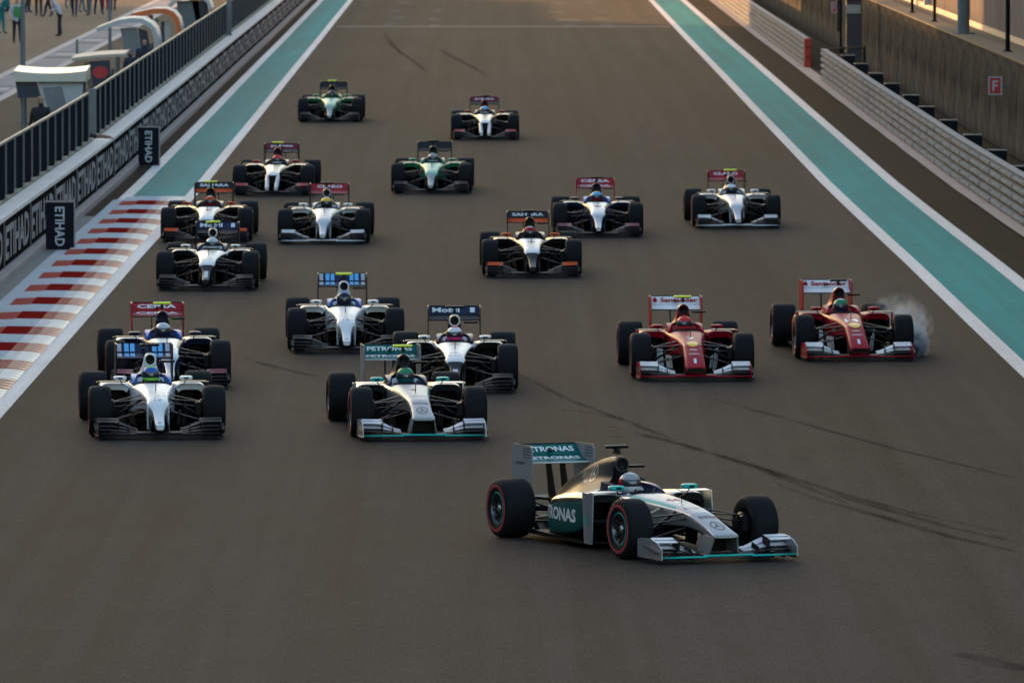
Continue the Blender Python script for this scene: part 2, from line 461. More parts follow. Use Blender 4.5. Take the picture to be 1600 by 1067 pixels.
def interp_rings(st, sub):
    """stations (y, hw, zb, zt, n) -> denser smooth stations"""
    A = np.array(st, float); out = []
    for i in range(len(A) - 1):
        p0 = A[max(i - 1, 0)]; p1 = A[i]; p2 = A[i + 1]; p3 = A[min(i + 2, len(A) - 1)]
        for q in range(sub):
            t = q / sub
            out.append(.5 * ((2 * p1) + (-p0 + p2) * t + (2 * p0 - 5 * p1 + 4 * p2 - p3) * t * t + (-p0 + 3 * p1 - 3 * p2 + p3) * t ** 3))
    out.append(A[-1]); return out

CM = {}          # mesh cache
def cm(key, fn):
    if key not in CM: CM[key] = fn()
    return CM[key]

def chassis_mesh():
    mb = MB()
    st = [(-.25, .146, .30, .505, 3.6), (0, .162, .295, .54, 4), (.4, .20, .27, .578, 4.2), (.8, .24, .22, .605, 4.4), (1.12, .275, .16, .618, 4.4)]
    rr = interp_rings(st, 3)
    rings = [sring(*q) for q in rr]; ys = [q[0] for q in rr]
    def dip(y, hw, zb, zt, w, zd):
        o = []
        for (x, yy, z) in sring(y, hw, zb, zt, 4.4):
            if abs(x) < w and z > (zb + zt) / 2: z = zd
            o.append((x, yy, z))
        return o
    for y, hw, zb, zt, w, zd in ((1.17, .28, .14, .62, 0, 0), (1.175, .28, .14, .62, .17, .54), (1.24, .29, .12, .62, .22, .40), (1.5, .31, .08, .622, .235, .36),
                                 (1.75, .33, .075, .63, .24, .36), (1.96, .34, .075, .635, .23, .40), (2.0, .34, .075, .635, 0, 0), (2.1, .34, .08, .63, 0, 0)):
        rings.append(dip(y, hw, zb, zt, w, zd)); ys.append(y)
    def sym(i, j):
        y = (ys[i] + ys[i + 1]) / 2
        if y > 1.175 and y < 1.99:
            a = ang(j)
            if 45 < a < 135 and i < len(ys) - 2: return 'cockpit'
            return 'ctop' if 20 < a < 160 else 'cside'
        if is_top(j): return 'top' if (62 < ang(j) < 118 or y < .1) else 'topedge'
        return 'cside' if not (200 < ang(j) < 340) else 'under'
    mb.loft(rings, sym, capsym='under')
    # small windscreen lip in front of the cockpit
    mb.sheet([[(x, 1.16 + abs(x) * .55, .612), (x, 1.19 + abs(x) * .55, .640 - abs(x) * .05)] for x in (-.2, -.12, -.04, .04, .12, .2)], .008, 'under')
    return mb.mesh('chassis', 32)

def nose_mesh(kind):
    mb = MB()
    if kind == 'arch':
        st = [(-.25, .146, .30, .505, 3.6), (-.45, .138, .285, .448, 3.8), (-.65, .138, .262, .388, 4), (-.80, .144, .262, .340, 4), (-.88, .148, .262, .312, 3.4), (-.905, .138, .268, .298, 3)]
        rr = interp_rings(st, 3); ys = [q[0] for q in rr]
        mb.loft([sring(*q) for q in rr][::-1], lambda i, j: 'nose_top' if is_top(j, 20, 160) else ('nose_side' if ang(j) < 200 or ang(j) > 340 else 'under'), capsym='nose_top')
        for s_ in (-1, 1):      # the two legs that flare down to the wing
            g_ = [[(s_ * (.136 + .035 * t), -.895 + .06 * t + c, .285 - .178 * t) for c in (0, .08, .2, .32)] for t in (0, .3, .65, 1)]
            mb.sheet(g_, .020, 'nose_leg')
        mb.box(-.135, .135, -.60, -.56, .10, .24, 'under')
    elif kind == 'flat':
        st = [(-.25, .146, .30, .505, 3.6), (-.45, .146, .24, .435, 3.6), (-.65, .146, .19, .362, 3.8), (-.82, .146, .15, .29, 4), (-.98, .142, .12, .215, 4), (-1.0, .132, .13, .20, 4)]
        rr = interp_rings(st, 3)
        mb.loft([sring(*q) for q in rr][::-1], lambda i, j: 'nose_top' if is_top(j, 15, 165) else 'nose_side', capsym='under')
        mb.box(-.125, .125, -1.004, -.99, .135, .19, 'under')
    elif kind in ('finger', 'stub'):
        st = [(-.25, .146, .30, .505, 3.6), (-.38, .150, .28, .472, 3.8), (-.47, .128, .24, .435, 4), (-.56, .092, .20, .385, 4), (-.70, .072, .155, .312, 4), (-.88, .066, .13, .245, 4), (-1.02, .058, .125, .205, 3.5), (-1.035, .045, .14, .19, 3)]
        rr = interp_rings(st, 3); ys = [q[0] for q in rr]
        def sy(i, j):
            y = (ys[i] + ys[i + 1]) / 2
            if y < -.46: return 'finger_top' if is_top(j, 30, 150) else 'finger_side'
            return 'nose_top' if is_top(j, 30, 150) else 'nose_side'
        mb.loft([sring(*q) for q in rr], sy, capsym='finger_top')
        for s_ in (-1, 1):      # shoulders beside the finger
            g_ = [[(s_ * (.142 - .01 * t), -.36 - .12 * t + c, .44 - .33 * t) for c in (0, .1, .2)] for t in (0, .3, .65, 1)]
            mb.sheet(g_, .022, 'finger_side')
    elif kind == 'tusk':
        st = [(-.25, .146, .30, .505, 3.6), (-.38, .158, .27, .47, 3.8), (-.46, .158, .25, .44, 4)]
        rr = interp_rings(st, 3)
        mb.loft([sring(*q) for q in rr], lambda i, j: 'nose_top' if is_top(j, 30, 150) else 'nose_side', capsym='under')
        for s_ in (-1, 1):
            rr = interp_rings([(-.44, .048, .25, .44, 3), (-.6, .048, .19, .375, 3), (-.8, .048, .14, .285, 3), (-1.0, .042, .12, .20, 3), (-1.02, .03, .14, .18, 3)], 3)
            mb.loft([sring(*q, cx=s_ * (.118 - .02 * max(0, (-.44 - q[0]) / .6))) for q in rr], lambda i, j: 'finger_top', capsym='finger_top')
    for s_ in (-1, 1):          # wing pylons
        if kind != 'arch':
            x = .115 if kind != 'flat' else .15
            mb.sheet([[(s_ * x, -.92, .09), (s_ * x, -.6, .10)], [(s_ * x, -.86, .2), (s_ * (x - .01), -.5, .24)], [(s_ * (x - .02), -.70, .26), (s_ * (x - .02), -.4, .34)]], .014, 'under')
    return mb.mesh('nose', 32)

def engine_cover_mesh():
    mb = MB()
    st = [(1.99, [(.335, .10), (.335, .555), (.21, .635), (.105, .735), (.086, .84), (.080, .915), (.045, .968), (.0, .98)]),
          (2.2, [(.33, .10), (.33, .55), (.21, .63), (.115, .73), (.088, .83), (.075, .90), (.042, .955), (.0, .967)]),
          (2.5, [(.30, .10), (.30, .52), (.20, .61), (.12, .705), (.08, .795), (.058, .86), (.03, .908), (.0, .918)]),
          (2.8, [(.26, .10), (.26, .475), (.175, .565), (.105, .655), (.064, .74), (.04, .80), (.02, .836), (.0, .842)]),
          (3.15, [(.20, .12), (.20, .41), (.14, .485), (.085, .555), (.05, .63), (.028, .69), (.013, .722), (.0, .728)]),
          (3.5, [(.14, .15), (.14, .35), (.105, .41), (.065, .46), (.04, .52), (.02, .575), (.01, .602), (.0, .606)]),
          (3.75, [(.09, .20), (.09, .31), (.07, .35), (.05, .385), (.03, .42), (.015, .45), (.008, .465), (.0, .47)])]
    rings = []
    def lerp(a, b, t): return (a[0] + (b[0] - a[0]) * t, [(p[0] + (q[0] - p[0]) * t, p[1] + (q[1] - p[1]) * t) for p, q in zip(a[1], b[1])])
    dense = []
    for i in range(len(st) - 1):
        for q in range(2): dense.append(lerp(st[i], st[i + 1], q / 2))
    dense.append(st[-1])
    for y, pr in dense:
        # denser outline
        pp = []
        for a, b in zip(pr[:-1], pr[1:]):
            pp += [a, ((a[0] + b[0]) / 2, (a[1] + b[1]) / 2)]
        pp.append(pr[-1])
        rings.append([(x, y, z) for x, z in pp] + [(-x, y, z) for x, z in pp[-2::-1]])
    n = len(rings[0])
    def sy(i, j):
        h = min(j, n - 1 - j)
        return 'cover_low' if h < 4 else ('cover' if h < 9 else 'cover_top')
    mb.loft(rings, sy, capsym='hoop')
    # air intake: a forward lip with a hollow throat
    def ell(y, rx, rz, zc=.892, N=20): return [(rx * math.cos(2 * math.pi * k / N), y, zc + rz * math.sin(2 * math.pi * k / N)) for k in range(N)]
    mb.loft([ell(2.06, .084, .086), ell(1.97, .086, .090), ell(1.945, .082, .086), ell(1.945, .062, .066), ell(1.975, .056, .062), ell(1.984, .02, .02)],
            lambda i, j: 'lip' if i < 3 else 'under', caps=(False, True), capsym='under')
    mb.loft([[(x * w, y, z) for x in (-1, 1)] + [(x * w2, y + .22, z) for x in (1, -1)] for z, w, w2, y in ((.60, .10, .16, 1.985), (.72, .068, .11, 1.97), (.82, .064, .085, 1.96))], 'hoop')
    return mb.mesh('engine_cover', 40)

def sidepod_mb():
    mb = MB()
    st = [(1.27, .30, .70, .30, .615), (1.36, .29, .715, .22, .625), (1.6, .27, .72, .13, .622), (2.0, .22, .72, .085, .60), (2.4, .16, .675, .075, .545), (2.75, .10, .56, .075, .46), (3.05, .06, .42, .075, .385), (3.35, .04, .27, .08, .31), (3.6, .03, .16, .10, .26)]
    rr = interp_rings(st, 3); N = 28
    def ring(y, x0, x1, z0, z1, n=4.2):
        return sring(y, (x1 - x0) / 2, z0, z1, n, N, cx=(x0 + x1) / 2)
    rings = [ring(*q) for q in rr]
    def sy(i, j):
        a = ang(j); y = rr[i][0]
        if 25 < a < 155: return 'pod_top'
        if a > 330 or a <= 25: return 'pod_side'
        if 155 <= a < 200: return 'pod_side'
        return 'pod_low'
    mb.loft(rings, sy, caps=(False, True))
    # inlet: rim then dark throat
    q = rr[0]
    mb.loft([ring(q[0], *q[1:]), ring(q[0] - .012, q[1] + .012, q[2] - .012, q[3] + .01, q[4] - .012), ring(q[0], q[1] + .045, q[2] - .045, q[3] + .03, q[4] - .085), ring(q[0] + .35, q[1] + .08, q[2] - .14, q[3] + .06, q[4] - .13)],
            lambda i, j: ('pod_lip' if 20 < ang(j) < 160 else 'under') if i < 2 else 'under', caps=(False, True), capsym='under')
    return mb

def floor_mesh():
    mb = MB()
    out = [(.12, .72), (.2, .95), (.26, 1.2), (.42, 1.3), (.70, 1.42), (.70, 3.02), (.62, 3.12), (.50, 3.25), (.50, 3.72), (-.50, 3.72), (-.50, 3.25), (-.62, 3.12), (-.70, 3.02), (-.70, 1.42), (-.42, 1.3), (-.26, 1.2), (-.2, .95), (-.12, .72)]
    mb.poly([(x, y, .055 + .008 * y) for x, y in out], (0, 0, .018), 'under')
    mb.box(-.15, .15, .74, 3.3, .038, .056, 'plank')
    for s_ in (-1, 1):
        for x in (.12, .28, .46): mb.sheet([[(s_ * x, 3.2, .09), (s_ * x, 3.75, .13)], [(s_ * x, 3.3, .16), (s_ * x, 3.78, .24)]], .008, 'under')
        mb.sheet([[(s_ * .69, 1.45, .075), (s_ * .69, 3.0, .095)], [(s_ * .70, 1.45, .10), (s_ * .70, 3.0, .13)]], .01, 'under')
    mb.sheet([[(x, 3.3, .10), (x, 3.75, .22)] for x in (-.48, 0, .48)], .012, 'under')
    return mb.mesh('floor', 30)

def sm(t): return t * t * (3 - 2 * t)
def wing_flap_mb(i):
    yL, ch, zb, tl, a = ((-.98, .14, .078, .016, .0), (-.865, .11, .112, .026, .004), (-.765, .10, .150, .032, .008), (-.675, .09, .196, .036, .010), (-.60, .08, .243, .03, .010))[i]
    mb = MB(); nu, nv = 9, 5
    gr = []
    for p in range(nu):
        u = p / (nu - 1); k = .34 + .66 * sm(min(1, u * 1.6)); row = []
        x = .27 + (.012 if i else 0) + .515 * u
        for q in range(nv):
            v = q / (nv - 1)
            row.append((x, yL + .10 * (u - .5) ** 2 * (1 if i else .3) + ch * v, .078 + (zb - .078 + a) * k + tl * k * v ** 1.4))
        gr.append(row)
    mb.sheet(gr, .009, 'fw_main' if i < 2 else ('fw_flap' if i == 3 else 'fw_mid'))
    return mb
def wing_main_mesh():
    mb = MB()
    mb.sheet([[(x, -.97 + ch * .27, .082 + .018 * math.sin(ch * 2.6)) for ch in (0, .25, .5, .75, 1)] for x in (-.30, -.15, 0, .15, .30)], .014, 'fw_main')
    for s_ in (-1, 1):
        for x in (.40, .56, .70):
            mb.sheet([[(s_ * x, -.93, .07), (s_ * x, -.62, .09)], [(s_ * x, -.90, .035), (s_ * x, -.62, .05)]], .006, 'under')
        mb.sheet([[(s_ * x, -1.0 + .01 * i, .068), (s_ * x, -.988 + .01 * i, .082)] for i, x in enumerate((.27, .45, .65, .802))], .012, 'fw_edge')
    mb.sheet([[(x, -.985, .078), (x, -.965, .092)] for x in (-.3, 0, .3)], .012, 'fw_edge')
    return mb.mesh('front_wing', 40)
def endplate_mb():
    mb = MB()
    g_ = []
    for y, zt, dx in ((-1.0, .16, .0), (-.9, .225, .0), (-.75, .262, .002), (-.6, .27, .006), (-.46, .265, .016), (-.40, .25, .024)):
        g_.append([(.822 + dx, y, z) for z in (.05, .12, .2, zt) if True])
        g_[-1] = [(.806 + dx, y, .05 + (zt - .05) * t) for t in (0, .33, .66, 1)]
    mb.sheet(g_, .012, 'fw_ep')
    mb.sheet([[(.815, -.93, .13), (.815, -.60, .185)], [(.850, -.92, .128), (.858, -.60, .192)]], .008, 'under')
    mb.sheet([[(.8135, -.70, .20), (.8155, -.56, .215)], [(.8135, -.70, .235), (.8155, -.56, .24)]], .004, 'under')
    mb.sheet([[(.785, -1.0, .046), (.785, -.45, .05)], [(.845, -.98, .05), (.85, -.43, .055)]], .012, 'under')
    return mb
def cascade_mb():
    mb = MB()
    for k_, (y, z) in enumerate(((-.84, .225), (-.74, .252))):
        mb.sheet([[(x, y + c * .07, z + .015 * (x - .5) + .018 * c ** 1.3) for c in (0, .4, .7, 1)] for x in (.54, .62, .72, .80)], .008, 'fw_casc')
    mb.sheet([[(.54, -.86, .13), (.54, -.66, .16)], [(.535, -.86, .235), (.535, -.68, .275)]], .008, 'fw_fence')
    mb.sheet([[(.40, -.92, .10), (.40, -.68, .14)], [(.405, -.86, .16), (.405, -.68, .20)]], .007, 'fw_fence')
    return mb
def rear_wing_main_mesh():
    mb = MB()
    mb.sheet([[(x, 3.74 + .25 * c, .808 + .058 * c ** 1.7) for c in (0, .2, .4, .6, .8, 1)] for x in (-.372, -.15, .15, .372)], .016, 'rw_main')
    mb.sheet([[(x, 3.735, .803), (x, 3.745, .811)] for x in (-.372, 0, .372)], .012, 'rw_edge')
    for x in (-.085, .085):
        mb.sheet([[(x, 3.60, .30), (x, 3.80, .30)], [(x, 3.68, .55), (x, 3.86, .55)], [(x, 3.78, .805), (x, 3.92, .815)]], .014, 'under')
    mb.sheet([[(x, 3.72 + .16 * c, .40 + .03 * c) for c in (0, .5, 1)] for x in (-.3, 0, .3)], .012, 'under')
    return mb.mesh('rear_wing', 40)
def rear_flap_mesh():
    mb = MB()
    mb.sheet([[(x, 3.985 + .15 * c, .874 + .116 * c ** 1.05) for c in (0, .25, .5, .75, 1)] for x in (-.372, -.15, .15, .372)], .012, 'rw_flap')
    mb.sheet([[(x, 4.128, .987), (x, 4.14, .999)] for x in (-.372, 0, .372)], .010, 'under')
    mb.box(-.018, .018, 3.93, 4.04, .92, .94, 'under')
    return mb.mesh('rear_flap', 40)
def rear_ep_mb():
    mb = MB()
    out = [(3.66, .56), (3.60, .80), (3.62, .975), (3.70, 1.0), (4.19, 1.0), (4.20, .70), (4.12, .48), (3.98, .34), (3.86, .34)]
    mb.poly([(.375, y, z) for y, z in out], (.014, 0, 0), 'rw_ep')
    for q in range(4): mb.box(.372, .392, 3.66, 3.86, .965 - .032 * q, .972 - .032 * q, 'under')
    mb.box(.374, .390, 3.60, 4.18, 1.001, 1.007, 'under')
    return mb
def rw_text_frame(t): return (0, 3.985 + .15 * t - .009, .874 + .116 * t + .010)

def wheel_meshes(w, ringc):
    r, h = .330, w / 2
    tyre = MB()
    prof = [(.176, h - .035), (.188, h - .012), (.215, h - .004), (.238, h), (.268, h), (.292, h - .004), (.312, h - .016), (.324, h - .036), (.3295, h - .07), (.331, 0)]
    full = prof + [(a, -b) for a, b in prof[-2::-1]]
    n = len(prof); sy = []
    for i in range(len(full) - 1):
        a = (full[i][0] + full[i + 1][0]) / 2
        sy.append('band' if .238 <= a <= .268 and full[i][1] > 0 and full[i + 1][1] > 0 else 'rubber')
    tyre.lathe(full, 40, syms=sy)
    rim = MB()
    rim.lathe([(.178, h - .034), (.182, h - .018), (.172, h - .014), (.162, h - .03), (.155, h - .09), (.150, -.02), (.176, -h + .03)], 32, syms=['edge', 'edge', 'rim', 'rim', 'rimin', 'rimin'])
    for k_ in range(10):
        t = 2 * math.pi * k_ / 10; c, s_ = math.cos(t), math.sin(t); tx, ty = -s_, c
        pts = [(.035, .014, h - .055), (.10, .011, h - .062), (.160, .016, h - .032)]
        rings = []
        for rr_, ww, xx in pts:
            rings.append([(xx + dx, c * rr_ + tx * ww * sg, s_ * rr_ + ty * ww * sg) for dx, sg in ((.008, -1), (.008, 1), (-.012, 1), (-.012, -1))])
        rim.loft(rings, 'rim')
    rim.lathe([(.0, h - .03), (.028, h - .032), (.04, h - .045), (.045, h - .07)], 16, sym='hub')
    drum = MB()
    drum.lathe([(.02, h - .095), (.14, h - .095), (.148, h - .11), (.148, -h - .03), (.12, -h - .05), (.03, -h - .05)], 24, sym='drum')
    drum.bbox(-h - .10, -h - .02, -.19, -.10, -.06, .12, .012, 'drum')
    return tyre.mesh('tyre', 40), rim.mesh('rim', 35), drum.mesh('wheel', 35)

def strut(p, q, c=.032, t=.30, sym='arm'):
    mb = MB(); p, q = Vector(p), Vector(q)
    a = (q - p).normalized(); f = Vector((0, 1, 0)); f = (f - a * f.dot(a)).normalized(); b = a.cross(f).normalized()
    rings = []
    for k_, pt in enumerate((p, p.lerp(q, .5), q)):
        rings.append([pt + f * (c * math.cos(2 * math.pi * j / 10)) + b * (c * t * math.sin(2 * math.pi * j / 10)) for j in range(10)])
    return mb.loft(rings, sym)
FRONT_ARMS = [((.60, .0, .44), (.16, -.12, .485)), ((.60, .03, .44), (.20, .42, .51)), ((.62, -.02, .185), (.14, -.12, .33)), ((.62, .03, .185), (.20, .48, .30)),
              ((.58, .02, .24), (.16, .10, .49)), ((.61, -.13, .38), (.15, -.15, .43))]
REAR_ARMS = [((.53, 3.45, .46), (.14, 3.15, .42)), ((.53, 3.45, .46), (.09, 3.62, .38)), ((.55, 3.45, .18), (.16, 3.05, .20)), ((.55, 3.47, .18), (.10, 3.68, .22)),
             ((.52, 3.43, .42), (.16, 3.2, .26)), ((.55, 3.56, .27), (.10, 3.66, .30)), ((.55, 3.45, .33), (.1, 3.45, .30))]

def mirror_mb():
    mb = MB()
    rings = []
    for y, s_ in ((1.02, .4), (1.03, .85), (1.06, 1), (1.12, 1), (1.135, .96)):
        rings.append([(.44 + .088 * s_ * math.copysign(abs(math.cos(t)) ** .5, math.cos(t)), y, .695 + .030 * s_ * math.copysign(abs(math.sin(t)) ** .6, math.sin(t))) for t in [2 * math.pi * (k_ + .5) / 16 for k_ in range(16)]])
    mb.loft(rings, 'mirror', capsym='under')
    mb.tube([(.44, 1.08, .67), (.41, 1.1, .62), (.36, 1.12, .58), (.25, 1.13, .54)], .010, 6, 'under', flat=.6)
    return mb
def vane_mb():
    mb = MB()
    mb.sheet([[(.735 - .02 * t, 1.08 + .02 * t, z), (.748, 1.18 + .04 * t, z), (.735, 1.30 + .05 * t, z)] for t, z in ((0, .08), (.3, .25), (.6, .42), (.9, .58), (1, .64))], .012, 'vane')
    mb.sheet([[(x, 1.12, .64), (x, 1.26, .648)] for x in (.715, .62, .5, .36)], .010, 'vane_top')
    return mb
def barge_mb():
    mb = MB()
    mb.sheet([[(.36 + .08 * c + .03 * t, .72 + .48 * c, z) for c in (0, .3, .6, 1)] for t, z in ((0, .07), (.4, .18), (.8, .30), (1, .38))], .010, 'barge')
    mb.sheet([[(.27 + .06 * c + .02 * t, .15 + .36 * c, z) for c in (0, .5, 1)] for t, z in ((0, .13), (.5, .22), (1, .31))], .008, 'barge')
    return mb
def camera_mesh():
    mb = MB()
    rings = []
    for x in (-.13, -.12, -.03, .03, .12, .13):
        k_ = .55 if abs(x) > .125 else 1
        rings.append([(x, 2.10 + .055 * k_ * math.cos(t), 1.082 + .020 * k_ * math.sin(t)) for t in [2 * math.pi * q / 12 for q in range(12)]])
    mb.loft(rings, 'tcam')
    mb.loft([[(.020 * a * s_, 2.10 + .05 * b * s_, z) for a, b in ((-1, -1), (1, -1), (1, 1), (-1, 1))] for z, s_ in ((1.005, 1.3), (1.03, 1), (1.075, .9))], 'tcam_stalk')
    return mb.mesh('roof_camera', 40)
def headrest_mesh():
    mb = MB()
    for s_ in (-1, 1):
        mb.loft([[(s_ * (x), y, z) for x, z in ((x0, z0), (x1, z0), (x1 - .012, z1), (x0 + .018, z1))] for y, x0, x1, z0, z1 in
                 ((1.36, .225, .27, .60, .626), (1.46, .205, .272, .60, .662), (1.62, .185, .278, .60, .69), (1.85, .16, .275, .60, .70), (1.99, .12, .25, .60, .705))], 'headrest')
    mb.box(-.2, .2, 1.93, 1.995, .45, .70, 'headpad')
    return mb.mesh('headrest', 30)
def steering_mesh():
    mb = MB()
    mb.bbox(-.10, .10, 1.285, 1.315, .50, .62, .012, 'under')
    for s_ in (-1, 1): mb.tube([(s_ * .10, 1.30, .49), (s_ * .135, 1.305, .52), (s_ * .14, 1.305, .58), (s_ * .11, 1.30, .63)], .014, 8, 'under')
    for k_ in range(6): mb.box(-.07 + .025 * k_, -.06 + .025 * k_, 1.283, 1.287, .58, .59, 'btn')
    return mb.mesh('steering_wheel', 35)
def helmet_mesh():
    mb = MB(); N = 24; rings = []; info = []
    for i in range(15):
        ph = math.pi * (i + .35) / 14.7
        z = math.cos(ph); r = math.sin(ph)
        ring = []
        for k_ in range(N):
            t = 2 * math.pi * k_ / N
            x = .122 * r * math.cos(t); y = (.142 if math.sin(t) > 0 else .150) * r * math.sin(t)
            zz = .125 * z
            if z < -.2 and math.sin(t) < 0: y -= .02 * min(1, (-z - .2) * 2)      # chin bar
            ring.append((x, y, zz))
        rings.append(ring)
    def sy(i, k_):
        t = 360 * (k_ + .5) / N; front = 180 + 15 < t < 360 - 15
        if 5 <= i <= 7 and front: return 'visor'
        if i < 2: return 'h_top'
        if i < 5: return 'h_mid'
        if i < 8: return 'h_band'
        return 'h_low'
    mb.loft(rings, sy, capsym='h_low')
    return mb.mesh('helmet', 50)
def smooth_mesh(edges, verts, radii, symf, name, sub=1):
    """continuous body grown with Skin + Subdivision from connected joints"""
    me = bpy.data.meshes.new('sk'); me.from_pydata(verts, edges, []); o = bpy.data.objects.new('sk', me); COL.objects.link(o)
    o.modifiers.new('s', 'SKIN')
    sv = me.skin_vertices[0].data
    for i, r_ in enumerate(radii): sv[i].radius = (r_, r_) if isinstance(r_, float) else r_
    sv[0].use_root = True
    s2 = o.modifiers.new('u', 'SUBSURF'); s2.levels = sub; s2.render_levels = sub
    bpy.context.view_layer.update()
    ev = o.evaluated_get(bpy.context.evaluated_depsgraph_get()).to_mesh()
    mb = MB(); vs_ = [tuple(v.co) for v in ev.vertices]; fs = [tuple(p.vertices) for p in ev.polygons]
    sy = [symf(Vector(np.mean([vs_[k_] for k_ in f], axis=0))) for f in fs]
    mb.add(vs_, fs, sy)
    bpy.data.objects.remove(o); bpy.data.meshes.remove(me)
    return mb.mesh(name, 60, False)
def driver_mesh():
    V = [(0, 1.98, .20), (0, 1.92, .38), (0, 1.86, .54), (0, 1.83, .60), (0, 1.81, .66)]
    E = [(0, 1), (1, 2), (2, 3), (3, 4)]; Rr = [.14, .16, .14, .09, .06]
    for s_ in (-1, 1):
        b = len(V)
        V += [(s_ * .16, 1.84, .57), (s_ * .215, 1.70, .50), (s_ * .21, 1.58, .47), (s_ * .17, 1.45, .52), (s_ * .145, 1.36, .555), (s_ * .142, 1.325, .562)]
        Rr += [.075, .06, .055, .048, .036, .034]
        E += [(3, b), (b, b + 1), (b + 1, b + 2), (b + 2, b + 3), (b + 3, b + 4), (b + 4, b + 5)]
        for k_ in range(4):                       # four fingers curled round the rim
            f0 = len(V); z = .592 - .020 * k_; l = (1, 1.08, 1.04, .9)[k_]
            V += [(s_ * .148, 1.298, z), (s_ * .135, 1.272 - .004 * l, z), (s_ * .112, 1.276, z)]
            Rr += [.010, .0095, .009]; E += [(b + 5, f0), (f0, f0 + 1), (f0 + 1, f0 + 2)]
        f0 = len(V); V += [(s_ * .125, 1.325, .598), (s_ * .112, 1.305, .612)]; Rr += [.011, .010]; E += [(b + 4, f0), (f0, f0 + 1)]
        l0 = len(V)                                # legs reach forward inside the tub
        V += [(s_ * .11, 1.80, .18), (s_ * .12, 1.40, .36), (s_ * .10, .95, .33), (s_ * .09, .55, .36)]; Rr += [.085, .07, .055, .04]
        E += [(0, l0), (l0, l0 + 1), (l0 + 1, l0 + 2), (l0 + 2, l0 + 3)]
    return smooth_mesh(E, V, Rr, lambda c: 'glove' if (c.y < 1.40 and c.z > .47) else 'suit', 'driver')

PARTS = {}
def prep_car_parts():
    P = PARTS
    P['chassis'] = chassis_mesh()
    for k_ in ('arch', 'flat', 'finger', 'tusk'): P['nose_' + k_] = nose_mesh(k_)
    P['cover'] = engine_cover_mesh()
    def pair(key, mb, a=35): P[key] = (mb.mesh(key, a), mb.mirrored().mesh(key, a))
    pair('pod', sidepod_mb(), 40); P['floor'] = floor_mesh()
    for i in range(4): pair('flap%d' % i, wing_flap_mb(i), 40)
    P['fw'] = wing_main_mesh(); pair('ep', endplate_mb()); pair('casc', cascade_mb())
    P['rw'] = rear_wing_main_mesh(); P['rf'] = rear_flap_mesh(); pair('rep', rear_ep_mb())
    P['wheel_f'] = wheel_meshes(.295, 0); P['wheel_r'] = wheel_meshes(.375, 0)
    for i, (a, b) in enumerate(FRONT_ARMS): pair('fa%d' % i, strut(a, b, .030 if i != 4 else .02, .3 if i != 4 else .9))
    for i, (a, b) in enumerate(REAR_ARMS): pair('ra%d' % i, strut(a, b, .026 if i != 6 else .03, .35 if i != 6 else 1))
    pair('mirror', mirror_mb()); pair('vane', vane_mb()); pair('barge', barge_mb())
    P['tcam'] = camera_mesh(); P['headrest'] = headrest_mesh(); P['steer'] = steering_mesh(); P['helmet'] = helmet_mesh(); P['driver'] = driver_mesh()
    pit = MB(); pit.tube([(0, .30, .56), (0, .29, .655), (0, .27, .672), (0, .21, .674)], .006, 6, 'under')
    P['pitot'] = pit.mesh('antenna')
    sc = MB(); sc.bbox(.13, .34, 2.07, 2.12, .845, .875, .01, 'under'); P['sidecam'] = sc.mesh('side_camera')
    lt = MB(); lt.bbox(-.04, .04, 3.79, 3.83, .26, .33, .01, 'light'); P['light'] = lt.mesh('rear_light')
    P['bvh_pod'] = [BVHTree.FromPolygons([v.co for v in m.vertices], [tuple(p.vertices) for p in m.polygons]) for m in P['pod']]
    for k_ in ('arch', 'flat', 'finger', 'tusk'):
        vs_ = []; fs = []
        for m in (P['chassis'], P['nose_' + k_]):
            o = len(vs_); vs_ += [v.co.copy() for v in m.vertices]; fs += [tuple(i + o for i in p.vertices) for p in m.polygons]
        P['bvh_' + k_] = BVHTree.FromPolygons(vs_, fs)
    m = P['cover']; P['bvh_cover'] = BVHTree.FromPolygons([v.co for v in m.vertices], [tuple(p.vertices) for p in m.polygons])
prep_car_parts()

def star_emblem(mb, c, u, v, r, sym):
    c, u, v = Vector(c), Vector(u), Vector(v); N = 28
    vs_ = []; fs = []
    for k_ in range(N):
        t = 2 * math.pi * k_ / N
        for rr_ in (r, r * .86): vs_.append(c + u * (rr_ * math.cos(t)) + v * (rr_ * math.sin(t)))
    for k_ in range(N): fs.append((2 * k_, 2 * ((k_ + 1) % N), 2 * ((k_ + 1) % N) + 1, 2 * k_ + 1))
    mb.add(vs_, fs, sym)
    for q in range(3):
        a = R(90 + 120 * q); d_ = u * math.cos(a) + v * math.sin(a); p = u * -math.sin(a) + v * math.cos(a)
        mb.add([c + p * (r * .12), c + d_ * (r * .9), c - p * (r * .12), c - d_ * r * .08], [(0, 1, 2, 3)], sym)

